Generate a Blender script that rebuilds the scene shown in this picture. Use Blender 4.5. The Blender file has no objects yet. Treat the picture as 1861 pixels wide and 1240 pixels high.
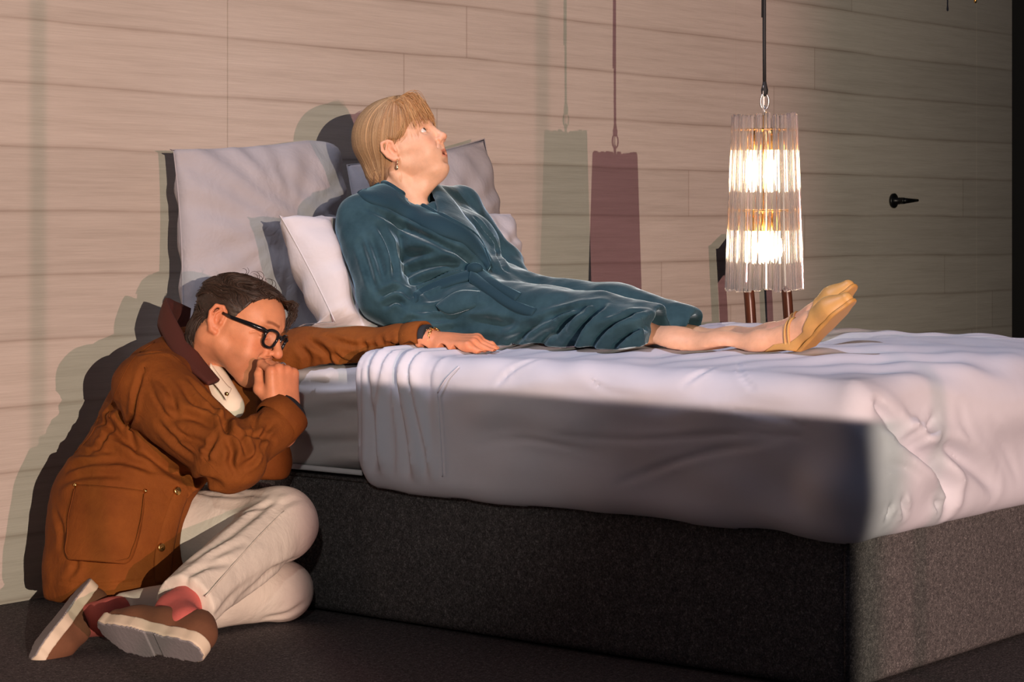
import bpy, math, random
import numpy as np
from mathutils import Vector, Matrix

C = bpy.context.scene
random.seed(7); RNG = np.random.RandomState(7)

# ------------------------------------------------------------------ camera
YAW = math.atan(3220.0 / 3944.0)                 # the camera looks this far left of the wall's direction
FOC = 3944.0                                     # focal length in pixels of the 1861 px frame
CAM = np.array([0.0, -4.03, 0.871])
FWD = np.array([math.cos(YAW), math.sin(YAW), 0.0])
RGT = np.array([math.sin(YAW), -math.cos(YAW), 0.0])
cam_data = bpy.data.cameras.new('camera')
cam = bpy.data.objects.new('camera', cam_data)
C.collection.objects.link(cam)
cam.location = CAM
cam.rotation_euler = (math.radians(90), 0, YAW - math.radians(90))
cam_data.sensor_width = 36.0
cam_data.lens = FOC / 1861.0 * 36.0
cam_data.shift_y = -(620 - 405) / 1861.0
cam_data.clip_start = 0.05
C.camera = cam

# ------------------------------------------------------------------ view, world, stage lights
C.view_settings.view_transform = 'Standard'
C.view_settings.look = 'None'
C.view_settings.gamma = 1.0
C.view_settings.use_curve_mapping = False
C.view_settings.exposure = 0.0

world = bpy.data.worlds.new('world'); C.world = world
world.use_nodes = True
bgn = world.node_tree.nodes['Background']
bgn.inputs['Color'].default_value = (0.58, 0.61, 0.85, 1)
bgn.inputs['Strength'].default_value = 0.072


def unit(v):
    v = np.asarray(v, float); return v / np.linalg.norm(v)


class Shutter:
    """node helper for the shutters of a profile spot"""
    def __init__(self, light, axis):
        self.light = light
        self.D = unit([axis[0], axis[1], 0]); self.R = np.array([self.D[1], -self.D[0], 0])
        light.use_nodes = True
        self.nt = light.node_tree
        self.em = self.nt.nodes['Emission']
        geo = self.nt.nodes.new('ShaderNodeNewGeometry')
        neg = self.nt.nodes.new('ShaderNodeVectorMath'); neg.operation = 'SCALE'; neg.inputs['Scale'].default_value = -1.0
        self.nt.links.new(geo.outputs['Incoming'], neg.inputs[0])
        dd = self.dot(neg, self.D); self.l = self.m('DIVIDE', self.dot(neg, self.R), dd)
        self.e = self.m('DIVIDE', self.dot(neg, (0, 0, 1)), dd)

    def dot(self, a, v):
        n = self.nt.nodes.new('ShaderNodeVectorMath'); n.operation = 'DOT_PRODUCT'
        self.nt.links.new(a.outputs[0], n.inputs[0]); n.inputs[1].default_value = tuple(v)
        return n.outputs['Value']

    def m(self, op, a, b=None, c=None):
        n = self.nt.nodes.new('ShaderNodeMath'); n.operation = op
        for i, x in enumerate((a, b, c)):
            if x is None: continue
            if hasattr(x, 'is_linked'): self.nt.links.new(x, n.inputs[i])
            else: n.inputs[i].default_value = float(x)
        return n.outputs[0]

    def step(self, x, lo, hi):
        n = self.nt.nodes.new('ShaderNodeMapRange'); n.interpolation_type = 'SMOOTHSTEP'
        self.nt.links.new(x, n.inputs[0]); n.inputs[1].default_value = lo; n.inputs[2].default_value = hi
        if lo > hi:
            n.inputs[1].default_value = hi; n.inputs[2].default_value = lo
            n.inputs[3].default_value = 1; n.inputs[4].default_value = 0
        return n.outputs[0]

    def le(self, P):
        v = np.asarray(P, float) - np.array(self.light_loc)
        d = v @ self.D
        return (v @ self.R) / d, v[2] / d

    def out(self, x):
        self.nt.links.new(x, self.em.inputs['Strength'])


def spot(name, loc, target, power, color, size_deg, blend, radius):
    ld = bpy.data.lights.new(name, 'SPOT')
    o = bpy.data.objects.new(name, ld); C.collection.objects.link(o)
    o.location = loc
    o.rotation_euler = (Vector(target) - Vector(loc)).to_track_quat('-Z', 'Y').to_euler()
    ld.energy = power; ld.color = color; ld.spot_size = math.radians(size_deg); ld.spot_blend = blend
    ld.shadow_soft_size = radius
    return ld


def key_spot(name, loc, target, power, color, size_deg, blend, radius, foot_pt, foot_soft, right_pt, right_soft, bars=(), left=None, right_low=0.0):
    ld = spot(name, loc, target, power, color, size_deg, blend, radius)
    s = Shutter(ld, np.array(target) - np.array(loc)); s.light_loc = loc
    # lower shutter: a straight tilted edge that keeps the beam off the near side of the bed
    l1, e1 = s.le((3.43, -0.62, 0.530)); l2, e2 = s.le((3.43, -2.0, 0.516))
    k = (e2 - e1) / (l2 - l1)
    ecut = s.m('MULTIPLY_ADD', s.l, k, e1 - k * l1)
    above = s.step(s.m('SUBTRACT', s.e, ecut), -0.0006, 0.0006)
    lm = s.le((3.46, -0.50, 0.4))[0]
    man = s.step(s.l, lm + 0.0045, lm - 0.0045)
    lf, ef = s.le(foot_pt)
    foot = s.step(s.l, lf - foot_soft, lf + foot_soft)
    mask = s.m('MAXIMUM', s.m('MAXIMUM', above, man), foot)
    lr = s.le(right_pt)[0]
    rm = s.step(s.l, lr + right_soft, lr - right_soft)
    if right_low: rm = s.m('MAXIMUM', rm, right_low)
    mask = s.m('MULTIPLY', mask, rm)
    for (pt, w, depth) in bars:  # upright shadows of unseen poles, put into the beam itself as dark bars
        lb = s.le(pt)[0]
        dist = s.m('ABSOLUTE', s.m('SUBTRACT', s.l, lb))
        b = s.step(dist, w * 0.35, w)
        mask = s.m('MULTIPLY', mask, s.m('MULTIPLY_ADD', b, depth, 1 - depth))
    s.out(mask)
    return ld


DA = unit((0.51, 0.86, 0)); DB = unit((0.616, 0.788, 0))
LA = tuple(np.array([3.9, -0.6, 0]) - 12 * DA + [0, 0, 0.95])
LB = tuple(np.array([4.0, -0.6, 0]) - 12 * DB + [0, 0, 1.38])
WP = 1.0
key_spot('stage_spot_rose', LA, (4.2, -0.3, 0.8), 2350 * WP, (1.0, 0.46, 0.45), 31, 0.3, 0.011,
         (3.61, -1.985, 0.2), 0.004, (6.55, 0, 0.9), 0.017, bars=(((3.2, 0, 0), 0.0026, .6), ((5.08, 0, 0), 0.003, .5)))
key_spot('stage_spot_straw', LB, (4.2, -0.3, 0.8), 3900 * WP, (1.0, 0.865, 0.685), 36, 0.8, 0.009,
         (3.51, -2.0, 0.45), 0.0027, (7.7, 0, 0.9), 0.12, right_low=0.30)
LT = (1.6, -1.0, 4.9)
ld = spot('stage_top_spot', LT, (4.15, -1.05, 0.55), 500 * WP, (0.78, 0.80, 1.0), 30, 0.5, 0.008)
s = Shutter(ld, (0, -1)); nt = s.nt                # shuttered along the near edge of the bed
neg = [n for n in nt.nodes if n.type == 'VECT_MATH' and n.operation == 'SCALE'][0]
lx = s.m('DIVIDE', s.dot(neg, (1, 0, 0)), s.dot(neg, (0, 0, -1)))
ly = s.m('DIVIDE', s.dot(neg, (0, 1, 0)), s.dot(neg, (0, 0, -1)))
c1 = (3.424 - LT[0]) / (LT[2] - .530); c2 = (3.468 - LT[0]) / (LT[2] - .530)    # the second blade stands back where the cover ends
cut = s.m('MULTIPLY_ADD', s.step(ly, .048, .052), c2 - c1, c1)
s.out(s.step(s.m('SUBTRACT', lx, cut), -.0010, .0010))
spot('stage_side_fill', (-0.7, -4.4, 2.0), (3.43, -0.78, 0.42), 190 * WP, (0.95, 0.92, 0.86), 13, 1.0, 0.05)

# ------------------------------------------------------------------ pixels of the photograph to points in the room
def ray(px, py):
    return FWD + RGT * ((px - 930.0) / FOC) + np.array([0, 0, 1.0]) * ((405.0 - py) / FOC)


def at(px, py, d):                                # at depth d in front of the camera
    return CAM + ray(px, py) * d


def at_x(px, py, x):
    v = ray(px, py); return CAM + v * ((x - CAM[0]) / v[0])


def at_y(px, py, y):
    v = ray(px, py); return CAM + v * ((y - CAM[1]) / v[1])


def at_z(px, py, z):
    v = ray(px, py); return CAM + v * ((z - CAM[2]) / v[2])


# ------------------------------------------------------------------ objects
def link(o, parent=None):
    C.collection.objects.link(o)
    if parent is not None: o.parent = parent
    return o


def thing(name, label, cat, loc=(0, 0, 0), group=None):
    o = bpy.data.objects.new(name, None); link(o)
    o.location = loc; o.empty_display_size = 0.1
    return tag(o, label, cat, group)


def tag(o, label, cat, group=None):
    o['label'] = label; o['category'] = cat
    if group: o['group'] = group
    return o


def mesh_obj(name, verts, faces, mat, parent=None, smooth=True, col=None, kind=None, label=None):
    me = bpy.data.meshes.new(name)
    verts = np.asarray(verts, np.float32).reshape(-1, 3)
    if parent is not None:
        verts = verts - np.array(world_loc(parent), np.float32)
    if isinstance(faces, np.ndarray):
        n, k = faces.shape
        me.vertices.add(len(verts)); me.vertices.foreach_set('co', verts.ravel())
        me.loops.add(n * k); me.loops.foreach_set('vertex_index', faces.astype(np.int32).ravel())
        me.polygons.add(n)
        me.polygons.foreach_set('loop_start', np.arange(0, n * k, k, dtype=np.int32))
        me.polygons.foreach_set('loop_total', np.full(n, k, dtype=np.int32))
        me.update(calc_edges=True); me.validate()
    else:
        me.from_pydata(verts.tolist(), [], faces); me.update()
    me.polygons.foreach_set('use_smooth', np.full(len(me.polygons), bool(smooth)))
    if col is not None:
        a = me.color_attributes.new('Col', 'FLOAT_COLOR', 'POINT')
        c = np.ones((len(verts), 4), np.float32); c[:, :3] = col
        a.data.foreach_set('color', c.ravel())
    if mat is not None: me.materials.append(mat)
    o = bpy.data.objects.new(name, me); link(o, parent)
    if kind: o['kind'] = kind
    if label: o['label'] = label
    return o


def world_loc(o):
    v = Vector((0, 0, 0))
    while o is not None:
        v = v + o.location; o = o.parent
    return v


class MB:
    """collects simple solids into one mesh"""
    def __init__(self): self.v = []; self.f = []

    def add(self, v, f):
        b = len(self.v); self.v += [tuple(p) for p in v]; self.f += [tuple(i + b for i in q) for q in f]

    def box(self, lo, hi, R=None, o=(0, 0, 0)):
        x0, y0, z0 = lo; x1, y1, z1 = hi
        v = np.array([(x0, y0, z0), (x1, y0, z0), (x1, y1, z0), (x0, y1, z0), (x0, y0, z1), (x1, y0, z1), (x1, y1, z1), (x0, y1, z1)], float)
        if R is not None: v = v @ np.asarray(R).T
        v = v + np.asarray(o)
        self.add(v, [(0, 3, 2, 1), (4, 5, 6, 7), (0, 1, 5, 4), (1, 2, 6, 5), (2, 3, 7, 6), (3, 0, 4, 7)])

    def tube(self, pts, rad, n=12, cap=True, closed=False):
        pts = [np.asarray(p, float) for p in pts]; m = len(pts)
        rad = [rad] * m if np.isscalar(rad) else list(rad)
        t = []
        for i in range(m):
            a = pts[(i - 1) % m] if (closed or i > 0) else pts[i]
            b = pts[(i + 1) % m] if (closed or i < m - 1) else pts[i]
            t.append(unit(b - a))
        up = np.array([0, 0, 1.0]) if abs(t[0][2]) < .9 else np.array([1.0, 0, 0])
        u = unit(np.cross(t[0], up)); v = []
        for i in range(m):
            u = unit(u - t[i] * (u @ t[i])); w = np.cross(t[i], u)
            for k in range(n):
                a = 2 * math.pi * k / n
                v.append(pts[i] + (u * math.cos(a) + w * math.sin(a)) * rad[i])
        f = []
        for i in range(m if closed else m - 1):
            j = (i + 1) % m
            for k in range(n):
                k2 = (k + 1) % n
                f.append((i * n + k, i * n + k2, j * n + k2, j * n + k))
        if cap and not closed:
            f.append(tuple(range(n - 1, -1, -1))); f.append(tuple((m - 1) * n + k for k in range(n)))
        self.add(v, f)

    def lathe(self, prof, c, axis=(0, 0, 1), n=24):
        """prof: (radius, height along the axis)"""
        a = unit(axis); up = np.array([0, 0, 1.0]) if abs(a[2]) < .9 else np.array([1.0, 0, 0])
        u = unit(np.cross(a, up)); w = np.cross(a, u); c = np.asarray(c, float); v = []
        for (r, h) in prof:
            for k in range(n):
                t = 2 * math.pi * k / n
                v.append(c + a * h + (u * math.cos(t) + w * math.sin(t)) * max(r, 1e-5))
        f = []
        for i in range(len(prof) - 1):
            for k in range(n):
                k2 = (k + 1) % n
                f.append((i * n + k, i * n + k2, (i + 1) * n + k2, (i + 1) * n + k))
        f.append(tuple(range(n - 1, -1, -1))); f.append(tuple((len(prof) - 1) * n + k for k in range(n)))
        self.add(v, f)

    def build(self, name, mat, parent=None, smooth=False, bevel=0, **k):
        o = mesh_obj(name, self.v, self.f, mat, parent, smooth, **k)
        if bevel:
            b = o.modifiers.new('bevel', 'BEVEL'); b.width = bevel; b.segments = 3; b.limit_method = 'ANGLE'
        return o


# ------------------------------------------------------------------ materials
class Mat:
    def __init__(self, name, base=(.8, .8, .8), rough=.6, **kw):
        self.m = bpy.data.materials.new(name); self.m.use_nodes = True
        self.nt = self.m.node_tree; self.b = self.nt.nodes['Principled BSDF']
        self.set('Base Color', (*base, 1)); self.set('Roughness', rough)
        for k, v in kw.items(): self.set(k.replace('_', ' '), v)

    def set(self, k, v):
        if hasattr(v, 'is_linked'): self.nt.links.new(v, self.b.inputs[k])
        else: self.b.inputs[k].default_value = v

    def n(self, t, **kw):
        nd = self.nt.nodes.new('ShaderNode' + t)
        for k, v in kw.items():
            if hasattr(nd, k) and not k[0].isupper(): setattr(nd, k, v)
            else: self.put(nd, k, v)
        return nd

    def put(self, nd, k, v):
        s = nd.inputs[k] if not isinstance(k, str) else nd.inputs[k.replace('_', ' ')]
        if hasattr(v, 'is_linked'): self.nt.links.new(v, s)
        else: s.default_value = v

    def coords(self, scale=(1, 1, 1), src='Object', rot=(0, 0, 0)):
        tc = self.n('TexCoord'); mp = self.n('Mapping', Vector=tc.outputs[src], Scale=scale, Rotation=rot)
        return mp.outputs[0]

    def noise(self, vec, scale, detail=4, rough=.6, out='Fac', dist=0):
        return self.n('TexNoise', Vector=vec, Scale=scale, Detail=detail, Roughness=rough, Distortion=dist).outputs[out]

    def ramp(self, fac, stops, interp='LINEAR'):
        r = self.n('ValToRGB', Fac=fac); cr = r.color_ramp; cr.interpolation = interp
        while len(cr.elements) < len(stops): cr.elements.new(.5)
        for e, (p, c) in zip(cr.elements, stops):
            e.position = p; e.color = (*c, 1) if len(c) == 3 else c
        return r.outputs[0]

    def mix(self, fac, a, b, mode='MIX'):
        nd = self.n('Mix'); nd.data_type = 'RGBA'; nd.blend_type = mode
        for i, v in ((0, fac), (6, a), (7, b)):
            if hasattr(v, 'is_linked'): self.nt.links.new(v, nd.inputs[i])
            else: nd.inputs[i].default_value = v if np.isscalar(v) else ((*v, 1) if len(v) == 3 else v)
        return nd.outputs[2]

    def math(self, op, a, b=None, c=None):
        nd = self.n('Math', operation=op)
        for i, v in enumerate((a, b, c)):
            if v is None: continue
            if hasattr(v, 'is_linked'): self.nt.links.new(v, nd.inputs[i])
            else: nd.inputs[i].default_value = v
        return nd.outputs[0]

    def bump(self, h, strength=.3, dist=.01, prev=None):
        nd = self.n('Bump', Height=h, Strength=strength, Distance=dist)
        if prev is not None: self.nt.links.new(prev, nd.inputs['Normal'])
        self.set('Normal', nd.outputs[0]); return nd.outputs[0]


def cloth_mat(name, base, var=.12, rough=.85, weave=900, bump=.15, sheen=.0, sheen_tint=(1, 1, 1), crease=0, crease_scale=9):
    m = Mat(name, base, rough)
    v = m.coords()
    n1 = m.noise(v, 14, 5)
    dark = tuple(c * (1 - var) for c in base); lite = tuple(min(1, c * (1 + var)) for c in base)
    m.set('Base Color', m.ramp(n1, [(.3, dark), (.7, lite)]))
    h = m.noise(v, weave, 2)
    nb = m.bump(h, bump, .002)
    if crease:
        c = m.noise(v, crease_scale, 4, .6, dist=.35)
        m.bump(c, crease, .03, nb)
    if sheen:
        m.set('Sheen Weight', sheen); m.set('Sheen Roughness', .35); m.set('Sheen Tint', (*sheen_tint, 1))
    return m.m


def wall_material():
    m = Mat('wall_panels', (.5, .4, .3), .75)
    tc = m.n('TexCoord'); sep = m.n('SeparateXYZ', Vector=tc.outputs['Object'])
    x, z = sep.outputs[0], sep.outputs[2]
    wob = m.noise(m.coords((.5, 1, .9)), 1.6, 3)
    zz = m.math('ADD', z, m.math('MULTIPLY_ADD', wob, .030, -.015))
    row = m.math('FLOOR', m.math('DIVIDE', m.math('SUBTRACT', zz, .004), .1485))
    # plank ends staggered from row to row
    rn = m.n('TexWhiteNoise', noise_dimensions='1D', W=row)
    xo = m.math('ADD', x, m.math('MULTIPLY', rn.outputs['Value'], 1.9))
    colm = m.math('FLOOR', m.math('DIVIDE', xo, 1.9))
    cell = m.n('CombineXYZ', X=row, Y=colm, Z=0.0)
    wn = m.n('TexWhiteNoise', Vector=cell.outputs[0])
    tint = m.math('MULTIPLY_ADD', wn.outputs['Value'], .14, .93)
    # grain: long horizontal streaks
    g1 = m.noise(m.coords((.55, 1, 16)), 3.0, 6, .65)
    g2 = m.noise(m.coords((1.6, 1, 90)), 4.0, 4, .7)
    g3 = m.noise(m.coords((.9, 1, 3.2)), 1.4, 3, .5)
    base = m.ramp(g1, [(.25, (.41, .375, .33)), (.5, (.52, .48, .43)), (.78, (.59, .55, .495))])
    base = m.mix(m.math('MULTIPLY', g3, .22), base, (.43, .38, .32))
    base = m.mix(.22, base, m.ramp(g2, [(.3, (.30, .25, .20)), (.7, (.70, .62, .53))]))
    # darker seam at the foot of each row, of uneven width
    fr = m.math('FRACT', m.math('DIVIDE', m.math('SUBTRACT', zz, .004), .1485))
    dist = m.math('MINIMUM', fr, m.math('SUBTRACT', 1.0, fr))
    wv = m.noise(m.coords((1.3, 1, .3)), 1.5, 4, .6)
    wid = m.math('MULTIPLY_ADD', wv, .16, -.01)
    band = m.math('SUBTRACT', 1.0, m.n('MapRange', Value=m.math('DIVIDE', dist, wid)).outputs[0])
    base = m.mix(m.math('MULTIPLY', band, .34), base, (.24, .18, .135))
    line = m.n('MapRange', Value=dist); line.inputs[1].default_value = 0.004; line.inputs[2].default_value = .022
    base = m.mix(m.math('MULTIPLY', m.math('SUBTRACT', 1.0, line.outputs[0]), m.math('MULTIPLY_ADD', wv, 1.3, -.42)), base, (.17, .125, .095))
    fx = m.math('FRACT', m.math('DIVIDE', xo, 1.9))
    vl = m.math('LESS_THAN', fx, .003)
    base = m.mix(m.math('MULTIPLY', vl, .4), base, (.25, .19, .145))
    mul = m.n('VectorMath', operation='SCALE'); m.nt.links.new(base, mul.inputs[0]); m.nt.links.new(tint, mul.inputs['Scale'])
    m.set('Base Color', mul.outputs[0])
    m.bump(m.math('ADD', g2, m.math('MULTIPLY', g1, .6)), .18, .006)
    return m.m


def speckle_mat(name, dark, lite, scale=420, rough=.95, bump=.5, bands=False):
    m = Mat(name, dark, rough)
    v = m.coords()
    a = m.noise(v, scale, 2, .7); b = m.noise(v, scale * .35, 3, .7)
    f = m.math('MULTIPLY_ADD', b, .4, m.math('MULTIPLY', a, .6))
    m.set('Base Color', m.ramp(f, [(.38, dark), (.56, tuple((x + y) / 2.6 for x, y in zip(dark, lite))), (.66, lite)]))
    m.bump(f, bump, .006)
    m.set('Specular IOR Level', .15)
    return m.m


M_WALL = wall_material()
M_CARPET = speckle_mat('charcoal_carpet', (.038, .034, .036), (.27, .24, .245), 230)
M_BASE = speckle_mat('charcoal_upholstery', (.034, .0325, .034), (.25, .23, .225), 330)
M_BLACK = Mat('black_paint', (.012, .012, .013), .6).m
M_BLACKMETAL = Mat('black_metal', (.006, .006, .006), .35, Metallic=.3).m
M_SHEET = cloth_mat('grey_sheet', (.55, .535, .54), .03, .75, 1500, .05, crease=.05, crease_scale=5)
M_DUVET = cloth_mat('pale_lilac_duvet', (.60, .605, .67), .02, .75, 1500, .05, crease=.06, crease_scale=6)
M_PILLOW = cloth_mat('grey_pillowcase', (.36, .343, .345), .03, .8, 1500, .05, crease=.25, crease_scale=8)
M_WPILLOW = cloth_mat('white_pillowcase', (.57, .55, .56), .02, .75, 1500, .05, crease=.2, crease_scale=8)


# ------------------------------------------------------------------ soft shapes: blended solids turned into one smooth mesh
def smin(a, b, k):
    if k <= 0: return np.minimum(a, b)
    h = np.maximum(k - np.abs(a - b), 0) / k
    return np.minimum(a, b) - h * h * k * .25


def _hash(ix, iy, iz):
    n = (ix * 374761393 + iy * 668265263 + iz * 2147483647) & 0x7fffffff
    n = ((n ^ (n >> 13)) * 1274126177) & 0x7fffffff
    return ((n ^ (n >> 16)) & 0xffff) / 32767.5 - 1.0


def vnoise(P, s):
    q = P * s; i = np.floor(q).astype(np.int64); f = (q - i); f = f * f * (3 - 2 * f)
    r = 0
    for dx in (0, 1):
        wx = f[:, 0] if dx else 1 - f[:, 0]
        for dy in (0, 1):
            wy = f[:, 1] if dy else 1 - f[:, 1]
            for dz in (0, 1):
                wz = f[:, 2] if dz else 1 - f[:, 2]
                r = r + wx * wy * wz * _hash(i[:, 0] + dx, i[:, 1] + dy, i[:, 2] + dz)
    return r


class Field:
    def __init__(self): self.ops = []; self.lo = None; self.hi = None

    def _bb(self, c, r):
        c = np.asarray(c, float); lo = c - r; hi = c + r
        self.lo = lo if self.lo is None else np.minimum(self.lo, lo)
        self.hi = hi if self.hi is None else np.maximum(self.hi, hi)

    def fn(self, f, k=.01, mode='u'):
        self.ops.append((mode, f, k)); return self

    def rc(self, a, b, ra, rb, k=.02, mode='u', flat=None):
        """tapered rounded limb from a to b; flat=(axis, factor) squeezes it along one axis"""
        a = np.asarray(a, float); b = np.asarray(b, float); ba = b - a; L = max(ba @ ba, 1e-9)
        if mode == 'u': self._bb(a, ra); self._bb(b, rb)
        if flat is None:
            def f(P):
                q = P - a; t = np.clip((q @ ba) / L, 0, 1)
                w = q - t[:, None] * ba
                return np.sqrt(np.einsum('ij,ij->i', w, w)) - (ra + (rb - ra) * t)
        else:
            ax = unit(flat[0]); fac = flat[1]
            def f(P):
                q = P - a; t = np.clip((q @ ba) / L, 0, 1)
                w = q - t[:, None] * ba; h = w @ ax
                d2 = np.einsum('ij,ij->i', w, w) + h * h * (fac * fac - 1)
                return (np.sqrt(np.maximum(d2, 0)) - (ra + (rb - ra) * t)) / (fac if fac > 1 else 1)
        return self.fn(f, k, mode)

    def tube(self, pts, r, k=.01, mode='u', kk=None):
        """a smooth chain through pts"""
        pts = [np.asarray(p, float) for p in pts]; n = len(pts)
        rr = [r] * n if np.isscalar(r) else list(r)
        if mode == 'u':
            for p, q in zip(pts, rr): self._bb(p, q)
        def f(P):
            d = None
            for i in range(n - 1):
                a, b = pts[i], pts[i + 1]; ba = b - a; L = max(ba @ ba, 1e-9)
                q = P - a; t = np.clip((q @ ba) / L, 0, 1); w = q - t[:, None] * ba
                e = np.sqrt(np.einsum('ij,ij->i', w, w)) - (rr[i] + (rr[i + 1] - rr[i]) * t)
                d = e if d is None else smin(d, e, kk or min(rr) * .5)
            return d
        return self.fn(f, k, mode)

    def ell(self, c, r, R=None, k=.02, mode='u'):
        c = np.asarray(c, float); r = np.asarray(r, float)
        if mode == 'u': self._bb(c, r.max())
        def f(P):
            q = P - c
            if R is not None: q = q @ R
            a = q / r; k0 = np.sqrt(np.einsum('ij,ij->i', a, a)); b = a / r; k1 = np.sqrt(np.einsum('ij,ij->i', b, b))
            return k0 * (k0 - 1) / np.maximum(k1, 1e-6)
        return self.fn(f, k, mode)

    def box(self, c, h, rad, R=None, k=.02, mode='u'):
        c = np.asarray(c, float); h = np.asarray(h, float) - rad
        if mode == 'u': self._bb(c, np.linalg.norm(h) + rad)
        def f(P):
            q = P - c
            if R is not None: q = q @ R
            q = np.abs(q) - h
            return np.linalg.norm(np.maximum(q, 0), axis=1) + np.minimum(q.max(1), 0) - rad
        return self.fn(f, k, mode)

    def plane(self, p, n, k=.005):
        """keeps what lies behind the plane"""
        p = np.asarray(p, float); n = unit(n)
        return self.fn(lambda P: -((P - p) @ n), k, 's')

    def disp(self, f): return self.fn(f, 0, 'd')

    def sub_field(self, other, R, O, s=1.0, k=.01, r=.15):
        self._bb(O, r)
        return self.fn(lambda P: other.ev(((P - O) @ R) / s) * s, k)

    def ev(self, P):
        d = None
        for mode, f, k in self.ops:
            if mode == 'd': d = d + f(P); continue
            e = f(P)
            if mode == 'u': d = e if d is None else smin(d, e, k)
            elif mode == 's': d = -smin(-d, e, k)
            elif mode == 'i': d = -smin(-d, -e, k)
        return d

    def grad(self, P, h=.002):
        P = np.atleast_2d(P); g = np.zeros_like(P)
        for a in range(3):
            e = np.zeros(3); e[a] = h
            g[:, a] = self.ev(P + e) - self.ev(P - e)
        return g / np.maximum(np.linalg.norm(g, axis=1, keepdims=True), 1e-9)

    def hits(self, pix, d0=3.2, d1=6.8, fine=.0004):
        """points where the photograph's pixels first meet the shape, seen from the camera; and the normals there"""
        V = np.array([ray(*p) for p in pix]); t = np.full(len(V), d0); bt = t.copy(); bf = np.full(len(V), 1e9)
        for _ in range(160):
            f = self.ev(CAM + V * t[:, None])
            u = (f < bf) & (bf > fine); bf = np.where(u, f, bf); bt = np.where(u, t, bt)
            t = np.where(f < fine, t, np.minimum(t + np.maximum(f * .7, .0005), d1))
        P = CAM + V * bt[:, None]                  # a ray that misses takes the nearest point of the outline
        for _ in range(4): P = P - self.grad(P) * np.where(bf > fine, self.ev(P), 0)[:, None]
        return P, self.grad(P)

    def mesh(self, h, pad=.03, smooth=2, lo=None, hi=None):
        lo = self.lo - pad if lo is None else np.asarray(lo, float); hi = self.hi + pad if hi is None else np.asarray(hi, float)
        B = 8
        n = (np.ceil((hi - lo) / h / B).astype(int) + 1) * B
        nb = n // B
        bi = np.stack(np.meshgrid(*[np.arange(x) for x in nb], indexing='ij'), -1).reshape(-1, 3)
        cc = lo + (bi * B + (B - 1) / 2) * h
        fc = np.concatenate([self.ev(c) for c in np.array_split(cc, max(1, len(cc) // 60000))])
        act = np.abs(fc) < B * h * .9 * 1.15 + .012
        F = np.repeat(np.repeat(np.repeat(np.where(fc > 0, 1., -1.).astype(np.float32).reshape(nb), B, 0), B, 1), B, 2)
        off = np.stack(np.meshgrid(*[np.arange(B)] * 3, indexing='ij'), -1).reshape(-1, 3)
        ab = bi[act]
        for part in np.array_split(ab, max(1, len(ab) // 400)):
            I = (part[:, None, :] * B + off[None]).reshape(-1, 3)
            F[I[:, 0], I[:, 1], I[:, 2]] = self.ev(lo + I * h)
        I = (ab[:, None, :] * B + off[None]).reshape(-1, 3)
        I = I[(I < n - 1).all(1) & (I > 0).all(1)]
        st = np.array([n[1] * n[2], n[2], 1]); Ff = F.ravel(); base = I @ st
        co = np.array([[0, 0, 0], [1, 0, 0], [0, 1, 0], [1, 1, 0], [0, 0, 1], [1, 0, 1], [0, 1, 1], [1, 1, 1]])
        cv = Ff[base[:, None] + (co @ st)[None]]
        s = cv < 0; mixed = s.any(1) & ~s.all(1)
        I = I[mixed]; cv = cv[mixed]; base = base[mixed]
        acc = np.zeros((len(I), 3)); cnt = np.zeros(len(I))
        for a in range(8):
            for ax in range(3):
                if co[a][ax]: continue
                b = a + (1, 2, 4)[ax]
                x = (cv[:, a] < 0) != (cv[:, b] < 0)
                t = cv[:, a] / np.where(x, cv[:, a] - cv[:, b], 1)
                p = co[a] + (co[b] - co[a]) * t[:, None]
                acc += np.where(x[:, None], p, 0); cnt += x
        V = lo + (I + acc / cnt[:, None]) * h
        idx = np.full(Ff.size, -1, np.int32); idx[base] = np.arange(len(I))
        faces = []
        for ax in range(3):
            u, w = (ax + 1) % 3, (ax + 2) % 3
            x = (cv[:, 0] < 0) != (cv[:, (1, 2, 4)[ax]] < 0)
            b0 = base[x]; neg = cv[x, 0] < 0
            q = np.stack([idx[b0], idx[b0 - st[u]], idx[b0 - st[u] - st[w]], idx[b0 - st[w]]], 1)
            q[~neg] = q[~neg][:, ::-1]
            faces.append(q[(q >= 0).all(1)])
        Fq = np.concatenate(faces)
        for _ in range(smooth):
            S = np.zeros_like(V); c = np.zeros(len(V))
            for i in range(4):
                j = (i + 1) % 4
                np.add.at(S, Fq[:, i], V[Fq[:, j]]); np.add.at(c, Fq[:, i], 1)
                np.add.at(S, Fq[:, j], V[Fq[:, i]]); np.add.at(c, Fq[:, j], 1)
            V = V * .5 + .5 * S / np.maximum(c, 1)[:, None]
        return V, Fq


def spline(pts, n):
    """smooth curve through pts, n points per span"""
    P = np.asarray(pts, float); out = []
    for i in range(len(P) - 1):
        p0 = P[max(i - 1, 0)]; p1 = P[i]; p2 = P[i + 1]; p3 = P[min(i + 2, len(P) - 1)]
        for t in np.arange(n) / n:
            out.append(.5 * (2 * p1 + (p2 - p0) * t + (2 * p0 - 5 * p1 + 4 * p2 - p3) * t * t + (3 * p1 - p0 - 3 * p2 + p3) * t ** 3))
    out.append(P[-1]); return np.array(out)


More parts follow.
